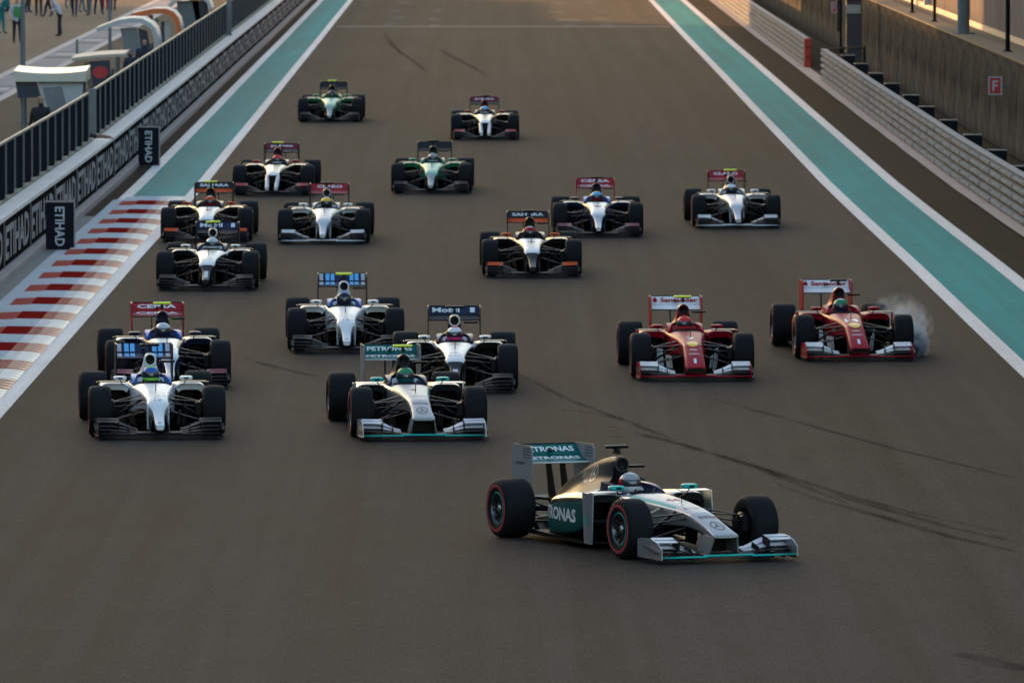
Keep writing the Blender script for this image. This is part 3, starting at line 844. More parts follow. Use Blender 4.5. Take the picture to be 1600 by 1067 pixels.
def build_car(pal, nose, label, loc, rz, tcam, band, rw_text, rw_text2, decals, helmet, driver_label, suit, glove, wing_logo=None, number=None, steer=0.0, lead=False):
    P = PARTS; S = dict(DEFAULT_PAL); S.update(pal); S['tcam'] = tcam; S['band'] = band; S.update(helmet)
    car = thing('race_car', label, 'race car', loc, rz, 'race cars coming off the grid')
    ch = obj('chassis', P['chassis'], car, S)
    ns = obj('nose', P['nose_' + nose], car, S)
    ec = obj('engine_cover', P['cover'], car, S)
    obj('roof_camera', P['tcam'], ec, S); obj('side_camera', P['sidecam'], ec, S)
    obj('headrest', P['headrest'], ch, S); obj('steering_wheel', P['steer'], ch, S, loc=(0, 0, .03)); obj('antenna', P['pitot'], ch, S)
    obj('floor', P['floor'], car, S); obj('rear_light', P['light'], car, S)
    fw = obj('front_wing', P['fw'], car, S)
    rw = obj('rear_wing', P['rw'], car, S); rf = obj('flap', P['rf'], rw, S)
    for s_ in (0, 1):
        sp = obj('sidepod', P['pod'][s_], car, S); obj('vane', P['vane'][s_], sp, S)
        obj('bargeboard', P['barge'][s_], car, S); obj('mirror', P['mirror'][s_], car, S)
        for i in range(4): obj('flap', P['flap%d' % i][s_], fw, S)
        obj('endplate', P['ep'][s_], fw, S); obj('cascade', P['casc'][s_], fw, S)
        obj('endplate', P['rep'][s_], rw, S)
        for i in range(len(FRONT_ARMS)): obj('suspension_arm', P['fa%d' % i][s_], car, S)
        for i in range(len(REAR_ARMS)): obj('suspension_arm', P['ra%d' % i][s_], car, S)
        sg = 1 if s_ == 0 else -1
        for key, y, xc, st_ in (('wheel_f', 0, .9 - .1475, steer), ('wheel_r', 3.45, .9 - .1875, 0)):
            ty, rm, dr = P[key]
            w = obj('wheel', dr, car, S, loc=(sg * xc, y, .331), rot=(random.uniform(0, 6) * 0, 0, st_ + (0 if sg > 0 else math.pi)))
            obj('tyre', ty, w, S); obj('rim', rm, w, S, rot=(random.uniform(0, 6), 0, 0))
    # lettering on the rear wing and the bodywork
    if rw_text:
        mb = MB(); o = rw_text_frame(.50); v = Vector((0, .15, .116)).normalized()
        lettering(mb, rw_text[0], (rw_text[2], o[1], o[2]), (1, 0, 0), v, rw_text[1], rw_text[3], 'rw_text', .03)
        if len(rw_text) > 4:
            obj('lettering', mb.mesh('lettering', 0, False), rw, S); mb = MB(); lettering(mb, rw_text[4][0], (rw_text[4][2], o[1], o[2]), (1, 0, 0), v, rw_text[4][1], rw_text[4][3], 'rw_text', .03)
        obj('lettering', mb.mesh('lettering', 0, False), rw, S)
    if rw_text and rw_text[0] == 'Santander':
        mb = MB(); o = rw_text_frame(.45); mb.add([(-.30 + .035 * math.cos(a), o[1] + .03 * math.sin(a), o[2] + .026 * math.sin(a)) for a in [k_ * math.pi / 6 for k_ in range(12)]] + [(-.30, o[1] + .06, o[2] + .05)], [tuple(range(12)), (1, 12, 5)], 'rw_text'); obj('emblem', mb.mesh('emblem', 0, False), rw, S)
    if rw_text2:
        mb = MB(); lettering(mb, rw_text2[0], (0, 3.905, .8515), (1, 0, 0), Vector((0, .93, .36)).normalized(), rw_text2[1], rw_text2[2], 'rw_text2', .03)
        obj('lettering', mb.mesh('lettering', 0, False), rw, S)
    if pal.get('rw_stripes'):
        for (x0, x1, nm) in pal['rw_stripes']:
            for (f0, f1) in ((.06, .94),):
                mb = MB(); a = rw_text_frame(f0); b = rw_text_frame(f1)
                mb.add([(x0, a[1], a[2]), (x1, a[1], a[2]), (x1, b[1], b[2]), (x0, b[1], b[2])], [(0, 1, 2, 3)], 's')
                mb.add([(x0, 3.83, .832), (x1, 3.83, .832), (x1, 3.965, .870), (x0, 3.965, .870)], [(0, 1, 2, 3)], 's')
                obj('stripe', mb.mesh('stripe', 0, False), rw, {'s': nm})
    if decals:
        bv = P['bvh_' + nose]
        for (tx, y, w, h, sy) in decals:
            mb = MB()
            if tx == '*star':
                m2 = MB(); star_emblem(m2, (0, 0, 0), (1, 0, 0), (0, 1, 0), w / 2, sy); pts = []
                for (a, b, _) in m2.v:
                    hit = bv.ray_cast(Vector((a, y + b * 1.6, 1.5)), Vector((0, 0, -1))); pts.append((hit[0] if hit[0] else Vector((a, y, .3))) + Vector((0, -.002, .005)))
                mb.add(pts, m2.f, sy)
            elif tx == '*disc':
                pts = []; N = 14
                for q in range(N):
                    hit = bv.ray_cast(Vector((w / 2 * math.cos(2 * math.pi * q / N), y + h * math.sin(2 * math.pi * q / N), 1.5)), Vector((0, 0, -1)))
                    pts.append((hit[0] if hit[0] else Vector((0, y, .3))) + Vector((0, -.002, .005)))
                hit = bv.ray_cast(Vector((0, y, 1.5)), Vector((0, 0, -1))); cpt = (hit[0] if hit[0] else Vector((0, y, .3))) + Vector((0, -.002, .005))
                mid_ = [bv.ray_cast(Vector((p.x * .5, y + (p.y - y) * .5, 1.5)), Vector((0, 0, -1)))[0] for p in pts]
                mid_ = [(q_ if q_ is not None else cpt) + Vector((0, -.002, .005)) for q_ in mid_]
                mb.add(pts + mid_ + [cpt], [(q, (q + 1) % N, N + (q + 1) % N, N + q) for q in range(N)] + [(N + q, N + (q + 1) % N, 2 * N) for q in range(N)], sy)
            elif tx == '*bar':
                pts = []
                for (a, b) in ((-w / 2, -h), (w / 2, -h), (w / 2, h), (-w / 2, h)):
                    hit = bv.ray_cast(Vector((a, y + b, 1.5)), Vector((0, 0, -1))); pts.append((hit[0] if hit[0] else Vector((a, y, .3))) + Vector((0, -.002, .005)))
                mb.add(pts, [(0, 1, 2, 3)], sy)
            else:
                wrap_lettering(mb, tx, (0, y, 1.5), (1, 0, 0), (0, 1, 0), w, h, (0, 0, -1), bv, sy, .02, .004)
            obj('emblem' if tx[0] == '*' else 'lettering', mb.mesh('lettering', 0, False), ns, S)
    if wing_logo:
        for s_ in (-1, 1):
            mb = MB(); mb.add([(s_ * (.62 + .035 * math.cos(a)), -.70 + .05 * math.sin(a), .262 + .016 * math.sin(a)) for a in [k_ * math.pi / 5 for k_ in range(10)]], [tuple(range(10))], wing_logo)
            obj('emblem', mb.mesh('emblem', 0, False), fw, S)
    if lead:
        bp = P['bvh_pod'][1]; mb = MB()
        wrap_lettering(mb, 'PETRONAS', (-1.4, 2.20, .36), (0, -1, 0), (0, 0, 1), 1.25, .15, (1, 0, 0), bp, 'white', .03)
        obj('lettering', mb.mesh('lettering', 0, False), car, S)
        bc = P['bvh_cover']; mb = MB()
        m2 = MB(); star_emblem(m2, (0, 0, 0), (0, -1, 0), (0, 0, 1), .095, 'grey_l'); pts = []
        for (_, a, b) in m2.v:
            hit = bc.ray_cast(Vector((-1.0, 2.50 + a, .765 + b)), Vector((1, 0, 0))); pts.append((hit[0] if hit[0] else Vector((-.1, 2.5, .76))) + Vector((-.006, 0, .002)))
        mb.add(pts, m2.f, 'grey_l'); obj('emblem', mb.mesh('emblem', 0, False), ec, S)
        mb = MB(); wrap_lettering(mb, 'AMG', (-1.0, 2.70, .66), (0, -1, 0), (0, 0, 1), .16, .035, (1, 0, 0), bc, 'grey_l'); obj('lettering', mb.mesh('lettering', 0, False), ec, S)
        mb = MB(); wrap_lettering(mb, '6', (-1.0, 2.86, .74), (0, -1, 0), (0, 0, 1), .06, .09, (1, 0, 0), bc, 'teal_l'); obj('lettering', mb.mesh('lettering', 0, False), ec, S)
        mb = MB(); lettering(mb, '6', (-.758, 1.2, .36), (0, -1, 0), (0, 0, 1), .09, .12, 'teal_l', .02); obj('lettering', mb.mesh('lettering', 0, False), car, S)
        mb = MB(); lettering(mb, 'BLACKBERRY', (-.3905, 3.95, .80), (0, -1, 0), (0, 0, 1), .26, .03, 'under', .01); obj('lettering', mb.mesh('lettering', 0, False), rw, S)
    drv = thing('person', driver_label, 'driver', loc, rz, 'drivers in the cockpits')
    S2 = {'suit': suit, 'glove': glove}
    bd = obj('body', P['driver'], drv, S2, loc=(0, 0, .03))
    hr = (0, 0, R(random.uniform(-6, 6)) if not lead else R(4))
    obj('helmet', P['helmet'], drv, S, loc=(0, 1.735, .695), rot=hr)
    return car

# ------------------------------------------------------------------ liveries
WHITE = paint('white', (.62, .62, .635), rough=.32, spec=.2); SILVER = paint('silver', (.42, .425, .44), metal=.8, rough=.36); SILVERL = paint('silver_light', (.44, .44, .48), rough=.36, metal=.4)
DKSILV = paint('dark_silver', (.030, .032, .034), rough=.35, spec=.045); TEAL = paint('teal', (.0, .085, .078)); TEALL = paint('teal_light', (.01, .34, .31)); TEALD = paint('teal_dark', (.004, .060, .055))
NAVY = paint('navy', (.010, .014, .045)); RED = paint('red', (.30, .004, .016), rough=.4, spec=.06); REDB = paint('red_bright', (.30, .012, .02)); REDD = paint('red_dark', (.12, .006, .008))
ORANGE = paint('orange', (.50, .06, .008), spec=.04, rough=.5); PINK = paint('pink', (.80, .04, .22)); YELLOW = paint('yellow', (.62, .72, .02), var=.0); GREEN = paint('green', (.02, .20, .09)); GREENL = paint('green_light', (.17, .42, .30))
GOLD = paint('champagne', (.50, .46, .38), metal=.4, rough=.3); BLUE = paint('blue', (.03, .10, .36)); BLUEL = paint('blue_light', (.12, .38, .70)); GREYP = paint('grey', (.27, .28, .29), metal=.3)
GREYL = paint('grey_light', (.50, .50, .52)); BLK = paint('black', (.012, .012, .014), rough=.3); LIME = paint('lime', (.22, .62, .06)); YEL2 = paint('sun_yellow', (.75, .42, .03)); NAVYR = paint('navy_red', (.16, .012, .03))
VISOR = mat('visor', (.02, .022, .028), .08, var=0, coat=1); BANDR = mat('band_red', (.30, .012, .02), .6); BANDY = mat('band_yellow', (.50, .36, .02), .6)
LAMP = mat('rear_lamp', (.2, .01, .01), .3)
DEFAULT_PAL = dict(cockpit=M_DARK, under=M_BLACK, topedge=WHITE, top=WHITE, ctop=WHITE, cside=WHITE, nose_top=WHITE, nose_side=WHITE, nose_leg=WHITE, finger_top=WHITE, finger_side=M_BLACK,
    cover_low=WHITE, cover=WHITE, cover_top=WHITE, hoop=M_BLACK, lip=WHITE, pod_top=WHITE, pod_side=WHITE, pod_low=M_BLACK, pod_lip=WHITE, plank=M_DARK, fw_main=M_BLACK, fw_flap=M_BLACK, fw_edge=M_BLACK, fw_ep=M_BLACK,
    fw_casc=M_BLACK, fw_fence=M_BLACK, rw_main=M_BLACK, rw_flap=M_BLACK, rw_ep=M_BLACK, band=BANDR, rubber=M_RUBBER, edge=M_RIM, rim=M_RIM, rimin=M_BLACK, hub=M_STEEL, drum=M_BLACK, arm=M_BLACK, mirror=WHITE,
    vane=M_BLACK, vane_top=M_BLACK, barge=M_BLACK, tcam=M_BLACK, tcam_stalk=M_BLACK, headrest=WHITE, headpad=M_DARK, btn=BANDR, visor=VISOR, h_top=WHITE, h_mid=WHITE, h_band=WHITE, h_low=WHITE, light=LAMP,
    rw_edge=M_BLACK, fw_mid=M_BLACK, rw_text=WHITE, rw_text2=WHITE, white=WHITE, grey_l=GREYL, teal_l=TEALL, ink=BLK, ink_red=RED, ink_y=YEL2, ink_g=GREYL)
HRED = paint('helmet_red', (.55, .03, .03)); SILVT = paint('silver_top', (.34, .34, .36), metal=.25, rough=.38)
GLOSSK = paint('gloss_black', (.018, .020, .021), rough=.16, spec=.35); EPG = paint('endplate_grey', (.20, .20, .205), rough=.4)
SILV_CAR = dict(top=SILVT, topedge=TEALL, ctop=SILVER, cside=SILVER, nose_top=SILVT, nose_side=SILVER, nose_leg=SILVER, cover=DKSILV, cover_low=DKSILV, cover_top=DKSILV, lip=DKSILV, pod_top=GLOSSK, pod_side=TEALD, pod_lip=GLOSSK, rw_edge=WHITE,
    fw_main=M_BLACK, fw_edge=TEALL, fw_flap=SILVERL, fw_ep=SILVER, fw_casc=SILVERL, rw_main=TEAL, rw_flap=TEAL, rw_ep=EPG, fw_mid=SILVERL, mirror=TEALL, vane=SILVER, vane_top=SILVER, headrest=NAVY, edge=TEALL, rw_text2=WHITE)
WILL = dict(rw_main=NAVY, rw_flap=NAVY, headrest=BLUE, mirror=WHITE, finger_side=GREYP, hoop=WHITE, cover=WHITE,
    rw_stripes=[(-.36, -.30, SILVERL), (-.26, -.20, BLUEL), (-.18, -.12, BLUEL), (.12, .18, BLUEL), (.20, .26, BLUEL), (.30, .36, SILVERL)])
MCL = dict(top=WHITE, topedge=WHITE, cside=BLK, ctop=WHITE, nose_top=WHITE, nose_side=BLK, finger_top=BLK, finger_side=BLK, cover=BLK, cover_low=BLK, cover_top=SILVER, lip=SILVER, pod_top=SILVERL, pod_side=BLK, pod_lip=BLK, rw_flap=NAVY, rw_main=M_BLACK, headrest=NAVY, mirror=SILVER)
FER = dict(top=RED, topedge=RED, ctop=RED, cside=RED, nose_top=RED, nose_side=RED, cover=RED, cover_low=RED, cover_top=RED, lip=REDD, hoop=REDD, pod_top=RED, pod_side=RED, pod_lip=RED, rw_main=WHITE, rw_flap=WHITE, rw_ep=RED, fw_flap=WHITE, fw_mid=WHITE,
    fw_casc=WHITE, fw_edge=RED, fw_ep=RED, mirror=RED, headrest=RED, barge=WHITE, vane=RED, rw_text=RED)
TRO = dict(top=WHITE, topedge=NAVY, ctop=NAVY, cside=NAVY, nose_top=WHITE, nose_side=NAVY, finger_top=SILVER, finger_side=NAVY, cover=NAVY, cover_low=NAVY, cover_top=NAVY, lip=NAVY, pod_top=SILVERL, pod_side=NAVY, pod_lip=NAVY, rw_main=REDB, rw_flap=REDB, rw_ep=RED,
    fw_flap=NAVY, fw_casc=NAVYR, headrest=BLUE, mirror=NAVY)
FIN = dict(top=WHITE, topedge=BLK, ctop=BLK, cside=BLK, nose_top=WHITE, nose_side=BLK, finger_top=BLK, finger_side=BLK, cover=BLK, cover_low=BLK, cover_top=BLK, lip=BLK, pod_top=GLOSSK, pod_side=BLK, pod_lip=BLK, rw_main=ORANGE, rw_flap=BLK, fw_casc=ORANGE, mirror=ORANGE, headrest=BLK)
SAU = dict(top=SILVERL, topedge=GREYP, ctop=GREYP, cside=GREYP, nose_top=SILVERL, nose_side=GREYP, finger_top=SILVERL, finger_side=GREYP, cover=GREYP, cover_low=GREYP, cover_top=GREYP, lip=GREYP, pod_top=WHITE, pod_side=GREYP, pod_lip=WHITE, rw_main=REDB, rw_flap=REDB, fw_flap=GREYP, fw_edge=WHITE, fw_casc=GREYL, mirror=WHITE, headrest=GREYP)
LOT = dict(top=GOLD, topedge=BLK, ctop=BLK, cside=BLK, nose_top=SILVERL, nose_side=BLK, finger_top=SILVER, cover=REDD, cover_low=BLK, cover_top=REDD, lip=REDD, pod_top=GOLD, pod_side=BLK, pod_lip=BLK, rw_main=BLK, rw_flap=NAVYR, fw_casc=REDB, mirror=RED, headrest=BLK)
CAT = dict(top=GREENL, topedge=GREEN, ctop=GREEN, cside=GREEN, nose_top=GREENL, nose_side=GREEN, finger_top=GREYP, finger_side=BLK, cover=GREEN, cover_low=GREEN, cover_top=GREEN, lip=BLK, pod_top=GREENL, pod_side=GREEN, pod_lip=GREEN, rw_main=M_BLACK, rw_flap=BLK, mirror=GREEN, headrest=GREEN)
def hel(a, b, c, d): return dict(h_top=a, h_mid=b, h_band=c, h_low=d)

WB = 3.45
def place(xl, xr, yb, rl, rr):
    """front tyres' outer edges and their foot on the road, rear tyres' outer edges -> axle position and heading"""
    fx, fd = gnd((xl + xr) / 2, yb - 1.5)
    rd = fd + WB
    rx = ((rl + rr) / 2 - VX) * rd / FP
    return (fx, fd, .0), math.atan2(fx - rx, WB)
psi = math.atan2(1.348, 3.23)
LEADLOC = (1.411 + .9 * math.cos(psi), 101.9 + .9 * math.sin(psi), 0)
PET = ('PETRONAS', .62, 0, .088)
MDEC = [('44', .55, .16, .16, 'ink_red'), ('BLACKBERRY', -.02, .22, .05, 'ink'), ('SYNTIUM', -.40, .20, .08, 'ink'), ('*star', -.66, .15, .1, 'ink')]
MDEC2 = [('6', .55, .08, .16, 'ink_red')] + MDEC[1:]
WDEC = [('MARTINI', .30, .2, .05, 'ink_g'), ('RACING', .1, .22, .05, 'ink'), ('OPTIMUM', -.08, .22, .05, 'ink'), ('RAN', -.22, .1, .04, 'ink'), ('19', -.34, .10, .05, 'ink'), ('*bar', -.95, .05, .012, 'ink')]
MCD = [('*disc', .95, .12, .06, 'ink_y'), ('MCLAREN', .78, .24, .06, 'ink_y'), ('MOBIL', -.05, .16, .05, 'ink'), ('SAP', -.22, .2, .05, 'ink'), ('*bar', -.80, .07, .14, 'ink_g')]
FD = lambda n: [(n, .20, .105 * len(n), .28, 'white'), ('*disc', -.20, .17, .15, 'ink_y'), ('SHELL', -.45, .12, .05, 'white'), ('KASPERSKY', -.6, .16, .04, 'white'), ('*bar', -.82, .04, .07, 'white')]
IND = [('*disc', .5, .14, .07, 'ink_red'), ('SAHARA', .2, .2, .08, 'ink_y'), ('FORCE INDIA', -.02, .2, .05, 'ink'), ('TATA', -.2, .1, .05, 'ink_red')]
TRD = [('*disc', .3, .16, .09, 'ink_red'), ('TORO ROSSO', -.1, .2, .06, 'ink_red')]
SAD = [('TELMEX', .2, .2, .07, 'ink'), ('CLARO', -.1, .18, .06, 'ink')]
CAD = [('GENERAL', .2, .2, .06, 'ink')]
LOD = [('PDVSA', .2, .2, .07, 'ink'), ('SAXO', -.1, .18, .06, 'ink')]
CEP = ('CEPSA', .58, 0, .088); SAN = ('Santander', .56, .06, .10); MOB = ('Mobil', .40, -.12, .11, ('1', .07, .27, .11)); SAH = ('SAHARA', .58, 0, .088); CLA = ('CLARO', .5, 0, .088); PDV = ('pdvsa', .5, 0, .09)
SUITW = mat('suit_white', (.55, .56, .58), .8); SUITR = mat('suit_red', (.30, .02, .02), .8); SUITB = mat('suit_dark', (.02, .02, .03), .8); SUITN = mat('suit_navy', (.02, .03, .09), .8)
GLW = mat('glove_white', (.7, .7, .7), .8); GLT = mat('glove_teal', (.02, .40, .33), .8); GLB = mat('glove_black', (.02, .02, .02), .8); GLR = mat('glove_red', (.4, .02, .02), .8)
C = build_car
C(SILV_CAR, 'arch', 'silver and teal race car leading the field, turning right in front', LEADLOC, psi, M_BLACK, BANDR, PET, ('PETRONAS', .66, .075), MDEC, hel(GREYL, GREYP, RED, GREYL), 'driver in white and red helmet in the leading car', SUITW, GLW, lead=True, steer=R(2))
def car(pal, nose, label, box, cam_, band, t1, t2, dec, hl, dl, suit=SUITW, gl=GLB, **k):
    loc, rz = place(*box); return C(pal, nose, label, loc, rz, cam_, band, t1, t2, dec, hl, dl, suit, gl, **k)
car(SILV_CAR, 'arch', 'silver and teal race car with yellow camera, second in the field', (544.8, 759.4, 684, 511.9, 717), YELLOW, BANDR, PET, ('PETRONAS', .66, .075), MDEC2, hel(TEALD, GREEN, TEAL, TEAL), 'driver with teal gloves in the second silver and teal car', gl=GLT)
car(WILL, 'finger', 'white race car with blue striped rear wing, nearest the striped kerb', (139.3, 348.5, 682, 124, 328), M_BLACK, BANDR, None, None, WDEC, hel(LIME, BLUE, BLUE, LIME), 'driver in lime green and blue helmet')
car(MCL, 'finger', 'white nosed black race car right behind the second silver car', (614, 808, 611, 615, 804), M_BLACK, BANDR, MOB, None, MCD, hel(PINK, WHITE, PINK, PINK), 'driver in bright pink helmet', SUITW)
car(FER, 'flat', 'red race car number 7 with yellow camera', (985.5, 1177, 592, 966, 1151), YELLOW, BANDR, SAN, None, FD('7'), hel(HRED, HRED, WHITE, HRED), 'driver in red and white helmet in car number 7', SUITR, GLR, wing_logo='ink_y')
car(FER, 'flat', 'red race car number 14 with a smoking front tyre', (1240.6, 1426.5, 561, 1204.9, 1386), M_BLACK, BANDR, SAN, None, FD('14'), hel(WHITE, GREEN, WHITE, NAVY), 'driver in white and green helmet in car number 14', SUITR, GLR, wing_logo='ink_y')
car(WILL, 'finger', 'white race car with blue striped rear wing and yellow camera, mid track', (451, 629, 549, 449, 621), YELLOW, BANDR, None, None, WDEC, hel(BLUE, NAVY, WHITE, NAVY), 'driver in dark blue helmet in the white car mid track')
car(TRO, 'finger', 'navy race car with red rear wing directly behind the white car by the kerb', (165.8, 357.5, 604, 153.9, 339.5), YELLOW, BANDR, CEP, ('CEPSA', .62, .075), TRD, hel(WHITE, SILVERL, RED, NAVY), 'driver in silver helmet behind the white car by the kerb', SUITN)
car(MCL, 'finger', 'white nosed black race car with yellow camera and yellow tyre bands, beside the kerb', (247, 402, 452, 262, 414), YELLOW, BANDY, MOB, None, MCD, hel(WHITE, SILVERL, NAVY, WHITE), 'driver in pale helmet in the white nosed car beside the kerb')
car(FIN, 'finger', 'black and white race car with orange mirrors and wing flashes, mid track', (755.5, 906.3, 432, 752, 899), M_BLACK, BANDY, SAH, None, IND, hel(WHITE, RED, RED, BLK), 'driver in red and white helmet between orange mirrors, mid track', SUITB)
car(FIN, 'finger', 'black and white race car with orange mirrors, at the far end of the kerb', (255, 391, 377.5, 266, 400), YELLOW, BANDY, SAH, None, IND, hel(WHITE, ORANGE, ORANGE, RED), 'driver in orange and white helmet at the far end of the kerb', SUITB)
car(SAU, 'finger', 'grey and white race car with red rear wing, left of mid track', (437.4, 574.6, 380, 446, 581.5), M_BLACK, BANDR, CLA, None, SAD, hel(WHITE, YEL2, YEL2, BLK), 'driver in yellow helmet in the grey and white car')
car(TRO, 'finger', 'navy race car with red rear wing behind the black and orange car, mid track', (865.5, 1003, 369.5, 863, 998), M_BLACK, BANDY, CEP, ('CEPSA', .62, .075), TRD, hel(YEL2, BLUEL, GREYL, RED), 'driver in yellow and blue helmet in the navy car mid track', SUITN)
car(SAU, 'finger', 'grey and white race car with red rear wing, farthest to the right', (1083, 1217, 356, 1070.5, 1202), YELLOW, BANDR, CLA, None, SAD, hel(GREEN, WHITE, RED, NAVY), 'driver in red white and green helmet, farthest to the right')
car(CAT, 'finger', 'green race car with black rear wing, mid track', (614, 734.6, 302, 619, 738.5), M_BLACK, BANDR, None, None, CAD, hel(GREYL, GREYP, BLK, GREYL), 'driver in grey helmet in the green car mid track', SUITB)
car(LOT, 'tusk', 'black and gold race car with yellow camera, near the left painted strip', (370, 484.5, 305, 380, 497.6), YELLOW, BANDR, PDV, None, LOD, hel(HRED, HRED, RED, WHITE), 'driver in red helmet in the black and gold car', SUITB)
car(LOT, 'tusk', 'black and gold race car far back, right of the green cars', (706, 809.6, 218.6, 707, 807), M_BLACK, BANDR, PDV, None, LOD, hel(WHITE, BLUEL, BLUE, WHITE), 'driver in white and blue helmet far back', SUITB)
car(CAT, 'finger', 'green race car last in the field, near the far left strip', (467.6, 564.5, 191, 473, 569), YELLOW, BANDR, None, None, CAD, hel(GREYP, BLK, BLK, GREEN), 'driver in dark helmet in the last green car', SUITB)

# smoke from the locked front tyre of the red car
def smoke_material():
    m = bpy.data.materials.new('tyre_smoke'); m.use_nodes = True; nt = m.node_tree; L = nt.links.new
    nt.nodes.remove(nt.nodes['Principled BSDF']); out = nt.nodes['Material Output']
    v = nt.nodes.new('ShaderNodeVolumePrincipled'); v.inputs['Color'].default_value = (.97, .97, .98, 1)
    tc = nt.nodes.new('ShaderNodeTexCoord'); nz = nt.nodes.new('ShaderNodeTexNoise'); nz.inputs['Scale'].default_value = 5; nz.inputs['Detail'].default_value = 4
    L(tc.outputs['Object'], nz.inputs['Vector'])
    ln = nt.nodes.new('ShaderNodeVectorMath'); ln.operation = 'LENGTH'
    mp = nt.nodes.new('ShaderNodeMapping'); mp.inputs['Location'].default_value = (-1, -1, -1); mp.inputs['Scale'].default_value = (2, 2, 2)
    L(tc.outputs['Generated'], mp.inputs[0])
    n3 = nt.nodes.new('ShaderNodeTexNoise'); n3.inputs['Scale'].default_value = 4.5; n3.inputs['Detail'].default_value = 5; L(tc.outputs['Object'], n3.inputs['Vector'])
    su = nt.nodes.new('ShaderNodeVectorMath'); su.operation = 'SUBTRACT'; su.inputs[1].default_value = (.5, .5, .5); L(n3.outputs['Color'], su.inputs[0])
    sc_ = nt.nodes.new('ShaderNodeVectorMath'); sc_.operation = 'SCALE'; sc_.inputs['Scale'].default_value = 2.6; L(su.outputs[0], sc_.inputs[0])
    ad = nt.nodes.new('ShaderNodeVectorMath'); ad.operation = 'ADD'; L(mp.outputs[0], ad.inputs[0]); L(sc_.outputs[0], ad.inputs[1]); L(ad.outputs[0], ln.inputs[0])
    mr = nt.nodes.new('ShaderNodeMapRange'); mr.inputs['From Min'].default_value = .97; mr.inputs['From Max'].default_value = .25; mr.interpolation_type = 'SMOOTHSTEP'; mr.inputs['To Min'].default_value = 0; mr.inputs['To Max'].default_value = 1
    L(ln.outputs['Value'], mr.inputs[0])
    n2 = nt.nodes.new('ShaderNodeMapRange'); n2.inputs['From Min'].default_value = .38; n2.inputs['From Max'].default_value = .66
    L(nz.outputs['Fac'], n2.inputs[0])
    mu = nt.nodes.new('ShaderNodeMath'); mu.operation = 'MULTIPLY'; L(mr.outputs[0], mu.inputs[0]); L(n2.outputs[0], mu.inputs[1])
    at = nt.nodes.new('ShaderNodeMath'); at.operation = 'MULTIPLY'; oi = nt.nodes.new('ShaderNodeObjectInfo')
    sep = nt.nodes.new('ShaderNodeSeparateColor'); L(oi.outputs['Color'], sep.inputs[0])
    m4 = nt.nodes.new('ShaderNodeMath'); m4.operation = 'MULTIPLY'; m4.inputs[1].default_value = 120; L(sep.outputs[0], m4.inputs[0])
    L(mu.outputs[0], at.inputs[0]); L(m4.outputs[0], at.inputs[1]); L(at.outputs[0], v.inputs['Density'])
    L(v.outputs[0], out.inputs['Volume'])
    return m
M_SMOKE = smoke_material()
def smoke(px, py, d, rx, ry, rz_, dens):
    x, z = up(px, py, d); mb = MB(); rings = []
    for i in range(9):
        p = math.pi * (i + .02) / 8.04; rings.append([(rx * math.sin(p) * math.cos(2 * math.pi * k_ / 14), ry * math.sin(p) * math.sin(2 * math.pi * k_ / 14), rz_ * math.cos(p)) for k_ in range(14)])
    mb.loft(rings, 'a')
    o = obj('tyre_smoke', mb, None, M_SMOKE, loc=(x, d, z), kind='stuff'); o.color = (dens, dens, dens, 1)
FD14 = place(1240.6, 1426.5, 561, 1204.9, 1386)[0][1]
smoke(1430, 533, FD14 + .75, .26, .5, .30, .65)
smoke(1424, 506, FD14 + 1.6, .40, .8, .36, .035)
smoke(1405, 486, FD14 + 2.6, .46, 1.0, .30, .012)

# ------------------------------------------------------------------ pit wall with boards, ledge and smoked screen
XW = -8.72
wall = thing('pit_wall', 'long pit wall with black advertising boards under a pale ledge', 'wall', (0, 150, 0))
def bent_box(x0, x1, d0, d1, z0, z1, off=150, step=8.0):
    mb = MB(); n = max(1, int((d1 - d0) / step)); rings = []
    for i in range(n + 1):
        d_ = d0 + (d1 - d0) * i / n; b = bend(d_)
        rings.append([(x0 * b, d_ - off, z0), (x1 * b, d_ - off, z0), (x1 * b, d_ - off, z1), (x0 * b, d_ - off, z1)])
    return mb.loft(rings, 'a')
obj('core', bent_box(-9.02, XW - .03, 90, 620, 0, .96).mesh('core', 0), wall, M_WALLP)
obj('ledge', bent_box(-9.06, XW + .03, 90, 620, .962, 1.03).mesh('ledge', 0), wall, M_LEDGE)
obj('foot', bent_box(XW - .028, -1.083 * H, 90, 620, 0, .11).mesh('foot', 0), wall, M_CONCP)
obj('sill', bent_box(-9.30, -9.062, 90, 620, 0, .99).mesh('sill', 0), wall, M_TAN)
d = 168.8 - 9.2 * 5
pn = MB(); pn.box(-.02, .02, .06, 9.1, .13, .94, 'a'); PANEL = pn.mesh('board', 0)
dv = MB(); dv.box(-.02, .035, -.05, .05, .11, .96, 'a'); DIV = dv.mesh('divider', 0)
tx = MB(); lettering(tx, 'ETIHAD', (.024, 4.58, .535), (0, -1, 0), (0, 0, 1), 8.2, .62, 'a', .03); TXT = tx.mesh('lettering', 0, False)
# seen from the track the words read from the far end towards the near end
tx2 = MB(); lettering(tx2, 'ETIHAD', (.024, 4.58, .535), (0, 1, 0), (0, 0, 1), 8.2, .62, 'a', .03); TXT = tx2.mesh('lettering', 0, False)
while d < 560:
    b = bend(d + 4.6); b0, b1 = bend(d), bend(d + 9.2)
    rz = -math.atan2((b1 - b0) * XW, 9.2)
    p = obj('board', PANEL, wall, M_WALLP, loc=(XW * b0, d - 150, 0), rot=(0, 0, rz))
    obj('lettering', TXT, p, M_WALLT); obj('divider', DIV, wall, M_GREY, loc=(XW * b0, d - 150, 0))
    d += 9.2

